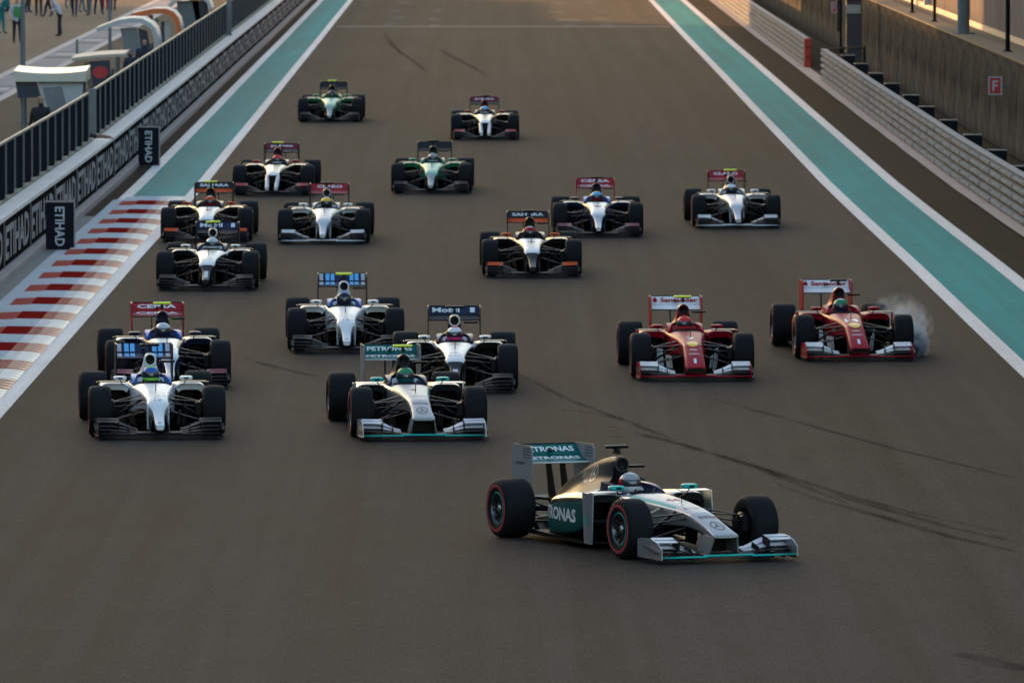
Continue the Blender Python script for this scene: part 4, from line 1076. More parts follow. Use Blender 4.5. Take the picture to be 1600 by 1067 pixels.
fence = thing('pit_screen', 'smoked panel screen between grey posts on top of the pit wall', 'screen', (0, 150, 1.0))
po = MB(); po.bbox(-.045, .045, -.04, .04, 0, 1.10, .008, 'a'); POST = po.mesh('post', 0)
pa = MB(); pa.box(-.012, .012, .05, 3.05, .02, 1.07, 'a'); SP = pa.mesh('panel', 0)
ft = MB(); ft.bbox(-.05, .05, -.05, .05, 0, .09, .01, 'a'); FOOT = ft.mesh('foot', 0)
rl = MB(); rl.box(-.03, .03, 0, 3.1, 1.07, 1.115, 'a'); RAIL = rl.mesh('top_rail', 0)
XF = -9.20; d = 110.0; n = 0
M_RAILT = mat('rail_tan', (.20, .175, .13), .6)
while d < 470:
    b0, b1 = bend(d), bend(d + 3.1); rz = -math.atan2((b1 - b0) * XF, 3.1)
    L_ = (XF * b0, d - 150, 0)
    if not (212.2 < d < 214.8):
        obj('panel', SP, fence, M_GLASSDK, loc=L_, rot=(0, 0, rz)); obj('top_rail', RAIL, fence, M_RAILT, loc=L_, rot=(0, 0, rz))
    obj('post', POST, fence, M_GREY, loc=L_); obj('foot', FOOT, fence, M_STEEL, loc=(L_[0] + .06, L_[1], 0))
    d += 3.1
for (px, base, top_, w, lb) in ((145, 212, 138, .16, 'grey square post beside the gap in the smoked screen'), (358, 46, -30, .17, 'grey square post rising from the far smoked screen')):
    dpos = FP * 9.05 / (VX - px); x, z1 = up(px, top_, dpos); mb = MB(); mb.bbox(-w / 2, w / 2, -.08, .08, 0, max(.9, z1 - 1.03), .012, 'a')
    mb.bbox(-w * .7, w * .7, -.12, .12, 0, .03, .008, 'a')
    o = obj('screen_post', mb, None, M_GREY, loc=(x, dpos, 1.031)); o['label'] = lb; o['category'] = 'post'

# two advertising boards standing at the foot of the wall
M_BNAVY = mat('board_navy', (.008, .009, .016), .5, spec=.08)
for (x0, x1, yt, yb, lb) in ((71, 115, 316, 391, 'nearer upright black board with white lettering at the foot of the pit wall'), (216, 248, 199, 259, 'farther upright black board with white lettering at the foot of the pit wall')):
    dpos = dist(yb); a, _ = up(x0, yb, dpos); b, _ = up(x1, yb, dpos); w = b - a; hgt = (yb - yt) * dpos / FP
    t = thing('advertising_board', lb, 'board', (a, dpos, 0), 0, 'upright boards at the pit wall')
    mb = MB(); mb.bbox(0, w, 0, .10, .02, hgt, .01, 'a'); obj('face', mb, t, M_BNAVY)
    mb = MB(); mb.box(-.015, w + .02, .012, .09, hgt + .001, hgt + .03, 'a'); mb.box(w + .001, w + .03, .012, .09, 0, hgt, 'a'); mb.box(.0, w, .03, .2, 0, .018, 'a'); obj('frame', mb, t, M_CONCP)
    mb = MB(); lettering(mb, 'ETIHAD', (w * .5, -.004, hgt * .5), (0, 0, -1), (1, 0, 0), hgt * .82, w * .34, 'a', .02); obj('lettering', mb.mesh('lettering', 0, False), t, GREYL)

# ------------------------------------------------------------------ pit-wall stands
M_CREAM = mat('stand_white', (.46, .44, .43), .5, spec=.1, var=.06); M_SNAVY = mat('stand_navy', (.010, .014, .04), .4); M_SGREY = mat('stand_window', (.16, .17, .19), .25); M_SRED = mat('stand_red', (.45, .02, .02), .5)
M_SOR = mat('stand_orange', (.60, .13, .03), .5); M_STAN = mat('stand_tan', (.42, .34, .27), .6); M_SGRN = mat('stand_green', (.02, .25, .10), .5)
def quadpanel(pts, d_, th=.05):
    mb = MB(); return mb.poly([(lambda q: (q[0], d_, q[1]))(up(px, py, d_)) for px, py in pts], (0, th, 0), 'a')
def stand_legs(t, x0, x1, d0, d1, z1):
    for x in (x0, x1):
        for y in (d0, d1):
            mb = MB(); mb.bbox(x - .03, x + .03, y - .03, y + .03, 0, z1, .006, 'a'); obj('leg', mb, t, M_GREY)
    mb = MB(); mb.box(x0 - .1, x1 + .1, d0 - .1, d1 + .1, .40, .46, 'a'); obj('platform', mb, t, M_GREY)
t = thing('pit_stand', 'white pit wall stand with flat white roof coloured as lit by warm sky, navy panel and grey window', 'pit stand')
D1 = 226.0
roof = MB(); rr_ = []
for i in range(9):
    u = i / 8; xl, zl = up(22 + 113 * u, 113, D1); dishz = .06 * (2 * u - 1) ** 2
    rr_.append([(xl, D1 - .15, zl - .22), (xl, D1 + 2.3, zl - .20), (xl, D1 + 2.3, zl + .06 + dishz), (xl, D1 - .15, zl - .02 + dishz)])
roof.loft(rr_, 'a'); obj('roof', roof.mesh('roof', 30), t, mat('roof_warm_lit', (.56, .49, .41), .35, spec=.3, var=.05))  # warm sky light on the white roof is put into its colour
obj('fascia', quadpanel([(24, 126), (130, 123), (130, 116), (24, 118)], D1), t, M_CREAM)
obj('panel', quadpanel([(24, 127), (57, 126.5), (63, 152), (28, 152.5)], D1 + .02), t, M_SNAVY)
obj('side_panel', quadpanel([(58, 126), (129.5, 123.5), (128.5, 200), (80, 200)], D1 + .01), t, M_CREAM)
obj('window', quadpanel([(67, 137), (97, 135), (108, 185), (80, 188)], D1 - .02, .02), t, M_SGREY)
stand_legs(t, -11.3, -9.85, D1 + .3, D1 + 2.1, 2.1)
t = thing('pit_stand', 'low navy pit wall stand with red disc and tan roof', 'pit stand')
D2 = 243.0
obj('panel', quadpanel([(140, 96), (172, 94), (172, 130), (140, 150)], D2), t, M_SNAVY)
mb = MB(); cx, cz = up(157, 113, D2); mb.poly([(cx + .2 * math.cos(a), D2 - .012, cz + .16 * math.sin(a)) for a in [k_ * math.pi / 10 for k_ in range(20)]], (0, .01, 0), 'a'); obj('disc', mb, t, M_SRED)
rf_ = MB(); a0, z0 = up(112, 92, D2); a1, z1 = up(196, 85, D2)
rf_.loft([[(a0, D2 - .1, z0 - .05), (a0, D2 + 2.5, z0), (a0, D2 + 2.5, z0 + .07), (a0, D2 - .1, z0 + .03)], [((a0 + a1) / 2, D2 - .1, (z0 + z1) / 2 - .02), ((a0 + a1) / 2, D2 + 2.5, (z0 + z1) / 2 + .03), ((a0 + a1) / 2, D2 + 2.5, (z0 + z1) / 2 + .1), ((a0 + a1) / 2, D2 - .1, (z0 + z1) / 2 + .05)],
          [(a1, D2 - .1, z1 - .05), (a1, D2 + 2.5, z1), (a1, D2 + 2.5, z1 + .07), (a1, D2 - .1, z1 + .03)]], 'a'); obj('roof', rf_, t, M_STAN)
obj('side_panel', quadpanel([(131, 97), (139, 96), (146, 135), (138, 138)], D2 - .02), t, mat('stand_brown', (.16, .10, .06), .6))
stand_legs(t, -10.6, -9.85, D2 + .3, D2 + 2.1, 1.85)
def arched_stand(lab, d_, pts, th, mt, rim=None, screens=()):
    t = thing('pit_stand', lab, 'pit stand')
    for nm, (y0, y1, zz, mm) in (('roof', (0, 2.6, 0, mt)),) + ((('rim', (-.06, 0, .0, rim)),) if rim else ()):
        mb = MB(); rg = []
        for i, (px, py) in enumerate(pts):
            x, z = up(px, py, d_); x2, z2 = up(pts[min(i + 1, len(pts) - 1)][0], pts[min(i + 1, len(pts) - 1)][1], d_); x3, z3 = up(pts[max(i - 1, 0)][0], pts[max(i - 1, 0)][1], d_)
            nrm = Vector((z3 - z2, 0, x2 - x3)).normalized()
            rg.append([(x, d_ + y0, z), (x, d_ + y1, z + .02), (x - nrm.x * th, d_ + y1, z - nrm.z * th), (x - nrm.x * th, d_ + y0, z - nrm.z * th)])
        mb.loft(rg, 'a'); obj(nm, mb.mesh(nm, 40), t, mm)
    for (pp, mm) in screens: obj('panel', quadpanel(pp, d_ + .3, .03), t, mm)
    xs = [up(p[0], p[1], d_)[0] for p in pts]
    stand_legs(t, min(xs) + .6, max(xs) - .1, d_ + .5, d_ + 2.2, 1.3)
    return t
arched_stand('pit wall stand with plain white arched canopy', 282.0, [(150, 44), (165, 38), (185, 31), (205, 28), (222, 29), (236, 36), (244, 45), (248, 60), (249, 78)], .14, M_CREAM, None,
             [([(188, 44), (214, 42), (222, 82), (196, 88)], M_SGREY), ([(216, 44), (230, 48), (236, 80), (222, 84)], M_SNAVY)])
arched_stand('pit wall stand with white canopy edged in orange', 300.0, [(205, 22), (220, 18), (240, 14), (260, 14), (272, 19), (280, 29), (284, 46), (285, 60)], .16, M_CREAM, M_SOR,
             [([(252, 34), (257, 34), (257, 65), (252, 66)], M_SNAVY), ([(258, 34), (266, 34), (266, 62), (258, 64)], M_CREAM), ([(232, 24), (239, 23), (240, 30), (234, 30)], M_SOR), ([(243, 28), (246, 28), (249, 34), (245, 35)], M_SGRN)])
arched_stand('grey pit wall stand beyond the orange edged canopy', 330.0, [(262, 8), (270, 0), (282, -6), (300, -8), (318, -6), (328, 2), (332, 14)], .12, M_CREAM, None,
             [([(276, 2), (310, 0), (314, 38), (282, 44)], M_GREY), ([(300, 2), (324, 0), (326, 26), (306, 32)], M_SNAVY)])
for (px, yb, yt, w, lb) in ((36, 192, -40, .07, 'grey pole behind the flat roofed pit stand'), (172, 84, -60, .06, 'thin grey pole in front of the arched white stand'), (120.5, 95, 62, .05, 'short dark pole beside the painted pit boxes')):
    x, dpos = gnd(px, yb); _, z1 = up(px, yt, dpos); mb = MB(); mb.tube([(0, 0, 0), (0, 0, z1 * .5), (0, 0, z1)], [w, w, w * .8], 10, 'a'); mb.lathe([(.0, .03), (w * 2.4, .03), (w * 2.4, 0)], 12, 'a', 'z')
    o = obj('pit_pole', mb, None, M_GREY, loc=(x, dpos, .012)); o['label'] = lb; o['category'] = 'pole'

# ------------------------------------------------------------------ people in the pit lane
def person_mesh(pose):
    b = pose.get('bend', 0.0); a = pose.get('arm', 0.0); st_ = pose.get('stride', .0)
    def T(x, y, z):          # bend the upper body forward at the hip (towards -x)
        if z > .95 and b: dz = z - .95; return (x - math.sin(b) * dz, y, .95 + math.cos(b) * dz)
        return (x, y, z)
    V = [T(0, 0, .95), T(0, 0, 1.15), T(0, 0, 1.36), T(0, 0, 1.48), T(-.01, 0, 1.56), T(-.02, 0, 1.66), T(-.01, 0, 1.72)]
    E = [(i, i + 1) for i in range(6)]; Rr = [(.13, .16), (.125, .155), (.12, .17), (.06, .065), (.055, .055), (.085, .075), (.07, .065)]
    for s_ in (-1, 1):
        k_ = len(V); V += [T(0, s_ * .20, 1.42), T(-.02 - a * .05, s_ * .25, 1.15), T(-.06 - a * .25, s_ * .24, .92 + a * .16), T(-.08 - a * .32, s_ * .23, .84 + a * .2)]
        Rr += [.065, .05, .036, .04]; E += [(2, k_), (k_, k_ + 1), (k_ + 1, k_ + 2), (k_ + 2, k_ + 3)]
        k_ = len(V); V += [(0, s_ * .10, .86), (s_ * st_ * .5 - .02, s_ * .11, .50), (s_ * st_, s_ * .12, .09), (s_ * st_ - .16, s_ * .13, .045)]
        Rr += [.095, .066, .045, .04]; E += [(0, k_), (k_, k_ + 1), (k_ + 1, k_ + 2), (k_ + 2, k_ + 3)]
    hd = Vector(V[5])
    def sy(c):
        if (c - hd).length < .13 and c.z > V[4][2] - .02 * 0: return 'hair' if (c.x > hd.x + .0 and c.z > hd.z - .05) or c.z > hd.z + .06 else 'skin'
        if any((c - Vector(V[q])).length < .09 for q in (10, 18)): return 'skin'
        if c.z < .09: return 'shoe'
        if c.z < .93: return 'trousers'
        return 'vest' if abs(c.y) < .13 and 1.0 < c.z < 1.40 else 'shirt'
    return smooth_mesh(E, V, Rr, sy, 'person', 1)
PM = [person_mesh(dict(arm=.2, stride=.05)), person_mesh(dict(bend=.55, arm=.9, stride=.06)), person_mesh(dict(arm=1.0, stride=.14)), person_mesh(dict(arm=0, stride=.22, bend=.1))]
def cl(n, c): return mat('cloth_' + n, c, .85, var=.12)
CB, CN, CW, CT, CR, CG, CY, CGR = cl('black', (.012, .012, .014)), cl('navy', (.02, .022, .04)), cl('pale', (.42, .42, .47)), cl('teal', (.01, .16, .17)), cl('red', (.25, .015, .03)), cl('grey', (.12, .13, .14)), cl('hivis', (.42, .55, .03)), cl('green', (.05, .20, .06))
def person(px, py, pose, rz, shirt, vest, trs, label, hair=M_HAIR, skin=M_SKIN):
    x, d_ = gnd(px, py); o = obj('person', PM[pose], None, dict(hair=hair, skin=skin, shoe=CB, trousers=trs, shirt=shirt, vest=vest), loc=(x, d_, .012), rot=(0, 0, rz))
    o['label'] = label; o['category'] = 'person'; o['group'] = 'people in the pit lane'
person(27, 69, 0, R(100), CW, CGR, CB, 'person in pale shirt with green back panel and dark trousers, nearest in the pit lane', hair=CW)
person(94, 58, 1, R(10), CW, CW, CB, 'person in pale shirt and black trousers bending forward')
person(2, 54, 1, R(150), CT, CT, CT, 'person in teal overalls at the left edge of the picture')
person(61, 26, 0, R(80), CB, CY, CB, 'person in black with yellow vest')
person(76, 27, 3, R(20), CN, CN, CB, 'person in dark clothes striding beside the yellow vest')
person(43, 21, 2, R(200), CN, CN, CN, 'person in navy just left of the yellow vest')
person(36, 14, 0, R(30), CN, CN, CB, 'person in navy partly behind the pole')
person(52, 16, 2, R(300), CB, CN, CB, 'person in black and navy behind the yellow vest')
person(107, 14, 0, R(140), CR, CR, CG, 'person in dark red top behind the bending person')
person(117, 27, 3, R(80), CN, CN, CN, 'person in navy overalls right of the bending person')
person(128, 20, 2, R(190), CW, CN, CG, 'person with pale sleeves and grey trousers')
person(140, 25, 0, R(40), CG, CG, CG, 'person in grey overalls among the far crew')
person(154, 24, 2, R(120), CN, CG, CN, 'person in navy with grey panel among the far crew')
person(165, 17, 0, R(70), CR, CR, CR, 'person in red overalls left of the thin pole')
person(177, 18, 3, R(260), CR, CR, CB, 'person in red top and black trousers right of the thin pole')
person(12, 20, 0, R(10), CN, CN, CB, 'person in navy at the far left of the crew', hair=CG)
def perch(px, pyh, X, label, shirt, pose=1, rz=0, skin=M_SKIN):      # crew standing on the pit-wall step
    d_ = FP * X / (px - VX); x, z = up(px, pyh, d_)
    if z - 1.72 > .06:
        mb = MB(); mb.bbox(-.35, .35, -.3, .3, .006, z - 1.722, .01, 'a'); obj('pit_step', mb, None, M_GREY, loc=(x, d_, 0), kind='structure')
    o = obj('person', PM[pose], None, dict(hair=M_HAIR, skin=skin, shoe=CB, trousers=CB, shirt=shirt, vest=shirt), loc=(x, d_, max(.012, z - 1.72)), rot=(0, 0, rz)); o['label'] = label; o['category'] = 'person'
perch(64, 150, -10.2, 'person in black sitting under the flat roofed stand', CB, 0, R(60))
perch(134, 158, -9.65, 'person in black leaning in the gap of the smoked screen', CB, 0, R(180), M_SKIND)
perch(226, 62, -10.2, 'person in dark clothes under the arched white canopy', CN, 0, R(90))
perch(204, 76, -10.3, 'person in navy left under the arched white canopy', CN, 0, R(40))
# marshal with an arm over the ledge
def arm_person():
    V = [(-.55, .1, .55), (-.55, .1, .80), (-.5, .05, 1.02), (-.47, .02, 1.10), (-.45, 0, 1.18), (-.43, -.02, 1.28), (-.43, -.02, 1.34)]
    E = [(i, i + 1) for i in range(6)]; Rr = [.15, .15, .14, .06, .055, .09, .07]
    k_ = len(V); V += [(-.42, -.16, 1.04), (-.22, -.22, .98), (.02, -.2, .975), (.16, -.18, .955)]; Rr += [.065, .052, .042, .045]; E += [(2, k_), (k_, k_ + 1), (k_ + 1, k_ + 2), (k_ + 2, k_ + 3)]
    for q in range(4):
        f0 = len(V); V += [(.21, -.215 + .022 * q, .945), (.245, -.215 + .022 * q, .92), (.25, -.213 + .022 * q, .885)]; Rr += [.011, .010, .009]; E += [(k_ + 3, f0), (f0, f0 + 1), (f0 + 1, f0 + 2)]
    f0 = len(V); V += [(.18, -.125, .965), (.215, -.115, .95)]; Rr += [.013, .011]; E += [(k_ + 3, f0), (f0, f0 + 1)]
    k_ = len(V); V += [(-.5, .25, 1.0), (-.55, .3, .75), (-.5, .25, .55)]; Rr += [.065, .05, .04]; E += [(2, k_), (k_, k_ + 1), (k_ + 1, k_ + 2)]
    for s_ in (-1, 1):
        k_ = len(V); V += [(-.56, .1 + .1 * s_, .45), (-.58, .1 + .11 * s_, .05), (-.60, .1 + .11 * s_, -.38)]; Rr += [.09, .065, .05]; E += [(0, k_), (k_, k_ + 1), (k_ + 1, k_ + 2)]
    return smooth_mesh(E, V, Rr, lambda c: 'skin' if (c.x > -.12 or c.z > 1.16) else 'shirt', 'person', 1)
ax, ay = XW * bend(213.6), 213.6
o = obj('person', arm_person(), None, dict(skin=M_SKIND, shirt=CB), loc=(ax - .19, ay, .11)); o['label'] = 'person in black reaching a bare arm over the pit wall ledge'; o['category'] = 'person'

# ------------------------------------------------------------------ right side: guardrails, footing, cabinets, screen wall, terrace building
XR = 1.385 * H
strip('barrier_footing', 1.343 * H, 1.40 * H, 120, 640, .05, M_CONCP, jag=.012)
def wrail(L_):
    mb = MB(); pr = [(0, 0), (-.045, .02), (-.06, .045), (-.06, .095), (-.045, .125), (0, .145)]
    rg = [[(x, y, z) for x, z in pr] + [(x + .012, y, z) for x, z in pr[::-1]] for y in (0, L_)]
    mb.loft(rg, 'a')
    for y in (.10, .34):
        for z in (.05, .09): mb.bbox(-.072, -.055, y - .05, y + .05, z - .018, z + .018, .004, 'bolt')
    mb.box(-.064, -.03, 0, .05, .01, .135, 'bolt'); mb.box(-.070, -.055, 2.0, 2.12, .05, .09, 'bolt')
    return mb.mesh('rail', 30)
SEG = 4.0
RAILM = wrail(SEG - .01)
bk = MB(); bk.box(.02, .03, 0, SEG, .04, 1.02, 'a'); GAP_SHADE = bk.mesh('gap_shade', 0)  # dark sheet added behind the rails for the shade in their gaps
gp = MB(); gp.bbox(.032, .14, -.05, .05, 0, 1.0, .01, 'a'); GPOST = gp.mesh('post', 0)
tp = MB(); tp.box(-.055, .12, 0, SEG - .01, 1.035, 1.06, 'a'); TOPM = tp.mesh('top_cap', 0)
def guardrail(label, d0, d1):
    t = thing('guardrail', label, 'guardrail', (0, d0, 0)); d_ = d0
    while d_ < d1 - .1:
        b0, b1 = bend(d_), bend(d_ + SEG); rz = -math.atan2((b1 - b0) * XR, SEG)
        L_ = (XR * b0, d_ - d0, 0)
        for q in range(5): obj('rail', RAILM, t, dict(a=M_GALV, bolt=M_GREY), loc=(L_[0] + random.uniform(-.006, .006), L_[1], .055 + .197 * q), rot=(0, 0, rz))
        obj('gap_shade', GAP_SHADE, t, M_DARK, loc=L_, rot=(0, 0, rz)); obj('post', GPOST, t, M_GREY, loc=L_); obj('top_cap', TOPM, t, M_GALVTOP, loc=L_, rot=(0, 0, rz)); d_ += SEG
    return t
DA = FP * XR / (1285 - VX); DB = FP * XR / (1258 - VX)
gr = guardrail('near pale guardrail of stacked steel rails with cabinets behind', DA - 4 * 38, DA)
g2 = guardrail('far pale guardrail of stacked rails ending in a red post', DB, DB + 4 * 62)
mb = MB(); xx = XR * bend(DB)
for q in range(3): mb.bbox(xx - .06, xx + .18, DB - .2, DB - .02, .03 + .345 * q, .03 + .345 * q + .335, .03, 'a')
o = obj('end_marker', mb, None, mat('marker_red', (.42, .03, .02), .5)); o['label'] = 'red block at the end of the far guardrail'; o['category'] = 'marker'
# curved handrail in the opening
t = thing('handrail', 'dark curved rails closing the opening behind the near guardrail', 'railing')
xx = XR * bend(DA)
for q in range(4):
    mb = MB(); mb.tube([(xx, DA + .1, .3 + .22 * q), (xx + .35, DA + 3.5, .3 + .22 * q), (xx + .85, DA + 5.2, .3 + .22 * q), (xx + 1.6, DA + 5.8, .3 + .22 * q)], .035, 8, 'a'); obj('rail', mb, t, mat('rail_brown', (.10, .085, .05), .6))
for (a, b) in ((.35, 3.5), (.85, 5.2), (1.6, 5.8)):
    mb = MB(); mb.bbox(xx + a - .04, xx + a + .04, DA + b - .04, DA + b + .04, 0, 1.0, .01, 'a'); obj('post', mb, t, M_DARK)

# black cabinets behind the near guardrail
M_CABF = mat('cabinet_face', (.008, .010, .015), .4, spec=.1); M_CAB = mat('cabinet_body', (.010, .011, .013), .5, spec=.1); M_CABL = mat('cabinet_label', (.20, .22, .25), .5)
cabs = [(1325, 86), (1346, 99), (1369, 114), (1394, 130), (1424, 148), (1448, 166), (1483, 187), (1521, 210), (1559, 234), (1600, 259)]
ords = ['tenth', 'ninth', 'eighth', 'seventh', 'sixth', 'fifth', 'fourth', 'third', 'second', 'nearest']
b_ = MB(); b_.bbox(-.21, .21, 0, .32, .02, 1.0, .02, 'a'); BODY = b_.mesh('body', 30)
f_ = MB(); f_.bbox(-.18, .18, -.015, .012, .10, .95, .01, 'a'); FACE = f_.mesh('door', 30)
l_ = MB(); l_.box(-.10, .10, -.022, -.014, .63, .655, 'a'); LAB = l_.mesh('label_plate', 0)
tt = MB(); tt.bbox(-.225, .225, -.03, .34, 1.0, 1.025, .008, 'a'); LID = tt.mesh('lid', 30)
bs = MB(); bs.box(-.19, -.10, .02, .3, 0, .022, 'a'); bs.box(.10, .19, .02, .3, 0, .022, 'a'); FEET = bs.mesh('feet', 0)
for (px, py), nth in zip(cabs, ords):
    X = 11.3; dpos = FP * X / (px - VX)
    t = thing('cabinet', ('%s black cabinet from the right edge behind the near guardrail' % nth) if nth != 'nearest' else 'black cabinet cut by the right edge of the picture behind the near guardrail', 'cabinet', (X, dpos, 0), 0, 'black cabinets behind the guardrail')
    _, zt = up(px, py, dpos); s_ = (zt) / 1.025
    for me, mm, nm in ((BODY, M_CAB, 'body'), (FACE, M_CABF, 'door'), (LID, M_GREY, 'lid'), (LAB, M_CABL, 'label_plate'), (FEET, M_DARK, 'feet')):
        o = obj(nm, me, t, mm); o.scale = (1, 1, s_)

# tall brown screen wall and the terrace behind it
XS = 13.0; ZT = 2.43
M_SCR = mat('screen_brown', (.095, .086, .072), .85, spec=0.0, var=.5, scale=.7, bump=.5, bscale=3, stretch=(1, .35, 1.6))
M_SCR2 = mat('screen_brown_b', (.082, .075, .063), .85, spec=0.0, var=.5, scale=.8, bump=.5, bscale=3, stretch=(1, .35, 1.6))
sw = thing('screen_wall', 'tall brown fabric covered retaining wall behind the right guardrail', 'wall', (XS, 150, 0))
mb = MB(); mb.box(.04, .5, -60, 500, 0, ZT - .03, 'a'); obj('core', mb.mesh('core', 0), sw, M_CONC)
mb = MB(); mb.box(-.05, .55, -60, 500, ZT - .029, ZT + .02, 'a'); obj('coping', mb.mesh('coping', 0), sw, mat('coping_grey', (.07, .069, .065), .8, spec=.08))
sp_ = []
for q in range(3):
    mb = MB(); gr_ = []
    for i in range(7):
        gr_.append([(.012 * math.sin(i * 1.7 + z_ * 3 + q) + .008 * random.uniform(-1, 1), .02 + 2.96 * i / 6, z_) for z_ in (.02, .5, 1.0, 1.5, 2.0, ZT - .035 - .015 * random.random())])
    mb.sheet(gr_, .012, 'a'); sp_.append(mb.mesh('screen_panel', 60))
for i in range(150):
    obj('screen_panel', sp_[i % 3], sw, M_SCR if i % 2 else M_SCR2, loc=(0, -40 + 3.0 * i, 0))
g = MB(); g.add([(XS + .5, 60, ZT - .04), (80, 60, ZT - .04), (80, 900, ZT - .04), (XS + .5, 900, ZT - .04)], [(0, 1, 2, 3)], 'a')
obj('terrace', g.mesh('terrace', 0, False), None, mat('terrace_paving', (.07, .062, .052), .8, spec=.05, var=.2, scale=1), kind='structure')
XB = 14.2
M_PLAST = mat('plaster', (.17, .152, .138), .85, spec=0.0, var=.10, scale=.6); M_PLASTD = mat('plaster_trim', (.30, .25, .2), .8); M_WGL = mat('window_glass', (.06, .055, .05), .1)
bl = thing('terrace_building', 'pale beige building on the terrace, its far end lit by the low sun', 'building', (XB, 150, ZT - .04))
mb = MB(); mb.box(.25, 12, -50, 480, 0, 9, 'a'); obj('core', mb.mesh('core', 0), bl, M_PLASTD)
mb = MB(); mb.box(-.04, .249, -50, 480, .0, .16, 'a'); obj('plinth', mb.mesh('plinth', 0), bl, M_PLASTD)
wp = MB(); wp.box(0, .249, .02, 2.98, .16, 1.2, 'a'); wp.box(0, .249, .02, 2.98, 3.2, 9, 'a'); wp.box(0, .249, .02, .8, 1.2, 3.2, 'a'); wp.box(0, .249, 2.2, 2.98, 1.2, 3.2, 'a'); WP1 = wp.mesh('wall_panel', 0)
wp = MB(); wp.box(0, .249, .02, 2.98, .16, 9, 'a'); WP2 = wp.mesh('wall_panel', 0)
wi = MB(); wi.box(.12, .16, .8, 2.2, 1.2, 3.2, 'a'); WIN = wi.mesh('window', 0)
fr = MB(); fr.box(-.03, .12, .74, .80, 1.14, 3.26, 'a'); fr.box(-.03, .12, 2.2, 2.26, 1.14, 3.26, 'a'); fr.box(-.03, .12, .80, 2.2, 3.2, 3.26, 'a'); fr.box(-.03, .12, .80, 2.2, 1.14, 1.2, 'a'); FRM = fr.mesh('frame', 0)
pi_ = MB(); pi_.bbox(-.22, -.001, -.15, .15, .16, 9, .02, 'a'); PIL = pi_.mesh('pilaster', 0)
for i in range(58):
    wnd = i % 8 == 3
    obj('wall_panel', WP1 if wnd else WP2, bl, M_PLAST, loc=(0, 36 + 3.0 * i, 0))
    if wnd:
        w = obj('window', WIN, bl, M_WGL, loc=(0, 36 + 3.0 * i, 0)); obj('frame', FRM, w, M_PLASTD)
    if i % 8 in (6,) and i > 24: obj('pilaster', PIL, bl, mat('pilaster_white', (.55, .5, .44), .7), loc=(0, 36 + 3.0 * i, 0))
# poles on the wall top
for (px, pyb, w, lb, mm) in ((1505, 65, .17, 'thick grey post on top of the brown wall', M_GREY), (1574.5, 95, .06, 'thin black pole on top of the brown wall near the right edge', M_DARK), (1425, 27, .05, 'thin dark pole far along the top of the brown wall', M_DARK), (1460, 40, .05, 'short dark pole on the wall top left of the thick post', M_DARK)):
    dpos = FP * (XS + .25) / (px - VX); hgt = 5.0 if px != 1460 else 1.1
    mb = MB(); mb.tube([(0, 0, 0), (0, 0, hgt / 2), (0, 0, hgt)], w, 12, 'a'); mb.lathe([(0, .03), (w * 2, .03), (w * 2, 0)], 12, 'a', 'z')
    o = obj('wall_pole', mb, None, mm, loc=(XS + .25, dpos, ZT + .021)); o['label'] = lb; o['category'] = 'pole'
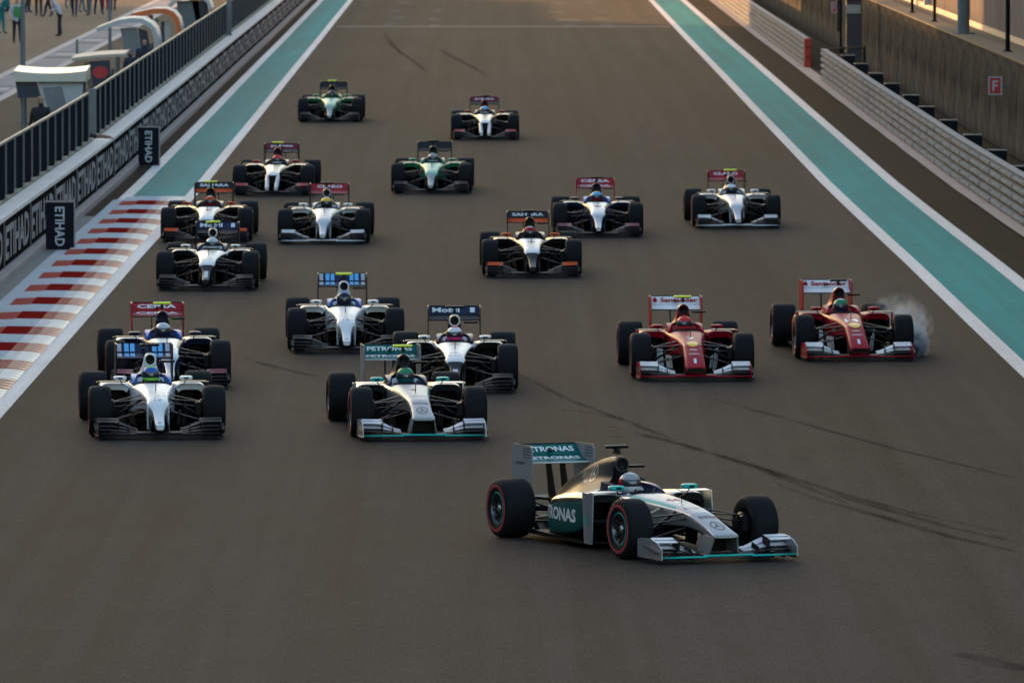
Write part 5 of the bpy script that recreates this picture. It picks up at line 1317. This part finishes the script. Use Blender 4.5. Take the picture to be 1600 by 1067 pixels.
# red marker signs
M_SIGN = mat('sign_red', (.52, .02, .03), .5, var=.03)
def sign(px, py, w, h, txt, lb):
    dpos = FP * (XS - .3) / (px - VX); x, z = up(px, py, dpos); t = thing('marker_sign', lb, 'sign', (x, dpos, z - h / 2), 0, 'red marker signs')
    mb = MB(); mb.bbox(-w / 2, w / 2, 0, .02, 0, h, .008, 'a'); obj('plate', mb, t, M_SIGN)
    mb = MB()
    for (a, b, c_, e) in ((-w / 2, w / 2, h - .03, h), (-w / 2, w / 2, 0, .03), (-w / 2, -w / 2 + .03, .03, h - .03), (w / 2 - .03, w / 2, .03, h - .03)): mb.box(a, b, -.004, -.001, c_, e, 'a')
    obj('border', mb, t, GREYL)
    mb = MB(); lettering(mb, txt, (0, -.004, h / 2), (1, 0, 0), (0, 0, 1), w * .40, h * .58, 'a', .02); obj('lettering', mb.mesh('lettering', 0, False), t, GREYL)
    mb = MB(); mb.box(w / 2 - .02, w / 2 + .30, .022, .05, h * .4, h * .5, 'a'); obj('bracket', mb, t, M_GREY)
sign(1555, 134, .34, .46, 'F', 'red square sign with letter F on the brown wall at right')
sign(1303, 12, .20, .40, 'F', 'small red sign beside the dark column at the far right opening')
# dark columns at the opening
t = thing('signal_column', 'dark column with box head standing in the opening of the right barrier', 'column', (12.2, FP * 12.2 / (1334 - VX), 0))
mb = MB(); mb.bbox(-.26, .26, -.2, .2, 0, 5.0, .02, 'a'); obj('shaft', mb, t, mat('column_dark', (.035, .035, .042), .6))
mb = MB(); mb.bbox(-.28, .22, -.24, -.201, 2.05, 2.35, .01, 'a'); obj('panel', mb, t, GREYP)
mb = MB(); mb.bbox(-.30, .26, -.25, -.201, 2.5, 2.9, .01, 'a'); obj('panel', mb, t, paint('panel_maroon', (.10, .02, .03)))
t = thing('signal_mast', 'slim black light mast beside the small red sign', 'mast', (12.0, FP * 12.0 / (1311 - VX), 0))
mb = MB(); mb.bbox(-.09, .0, -.06, .06, 1.3, 5.0, .015, 'a'); obj('light_housing', mb, t, paint('mast_navy', (.012, .03, .05)))
mb = MB(); mb.bbox(.012, .10, -.05, .07, 0, 5.0, .012, 'a'); obj('shaft', mb, t, M_DARK)

# ------------------------------------------------------------------ pit building along the left, whose shadow covers the straight
pb = thing('pit_building', 'long low garage building beyond the pit lane that shades the straight', 'building', (-45, 0, 0))
def blk(name, y0, y1, h): 
    mb = MB(); mb.bbox(-20, 0, y0, y1, 0, h, .1, 'a'); return obj(name, mb, pb, M_PLAST)
blk('wing', -60, 371, 22.0); blk('wing', 371.2, 489, 12.7)
rfm = MB(); rfm.box(-20.5, 1.5, -60, 371, 22.01, 22.5, 'a'); obj('roof', rfm, pb, M_GREY)
gd = MB(); gd.bbox(.001, .08, 0, 5.0, 0, 4.0, .02, 'a'); GAR = gd.mesh('garage_door', 0)
for i in range(58): obj('garage_door', GAR, pb, M_GREY, loc=(0, 60 + 7.2 * i, 0))
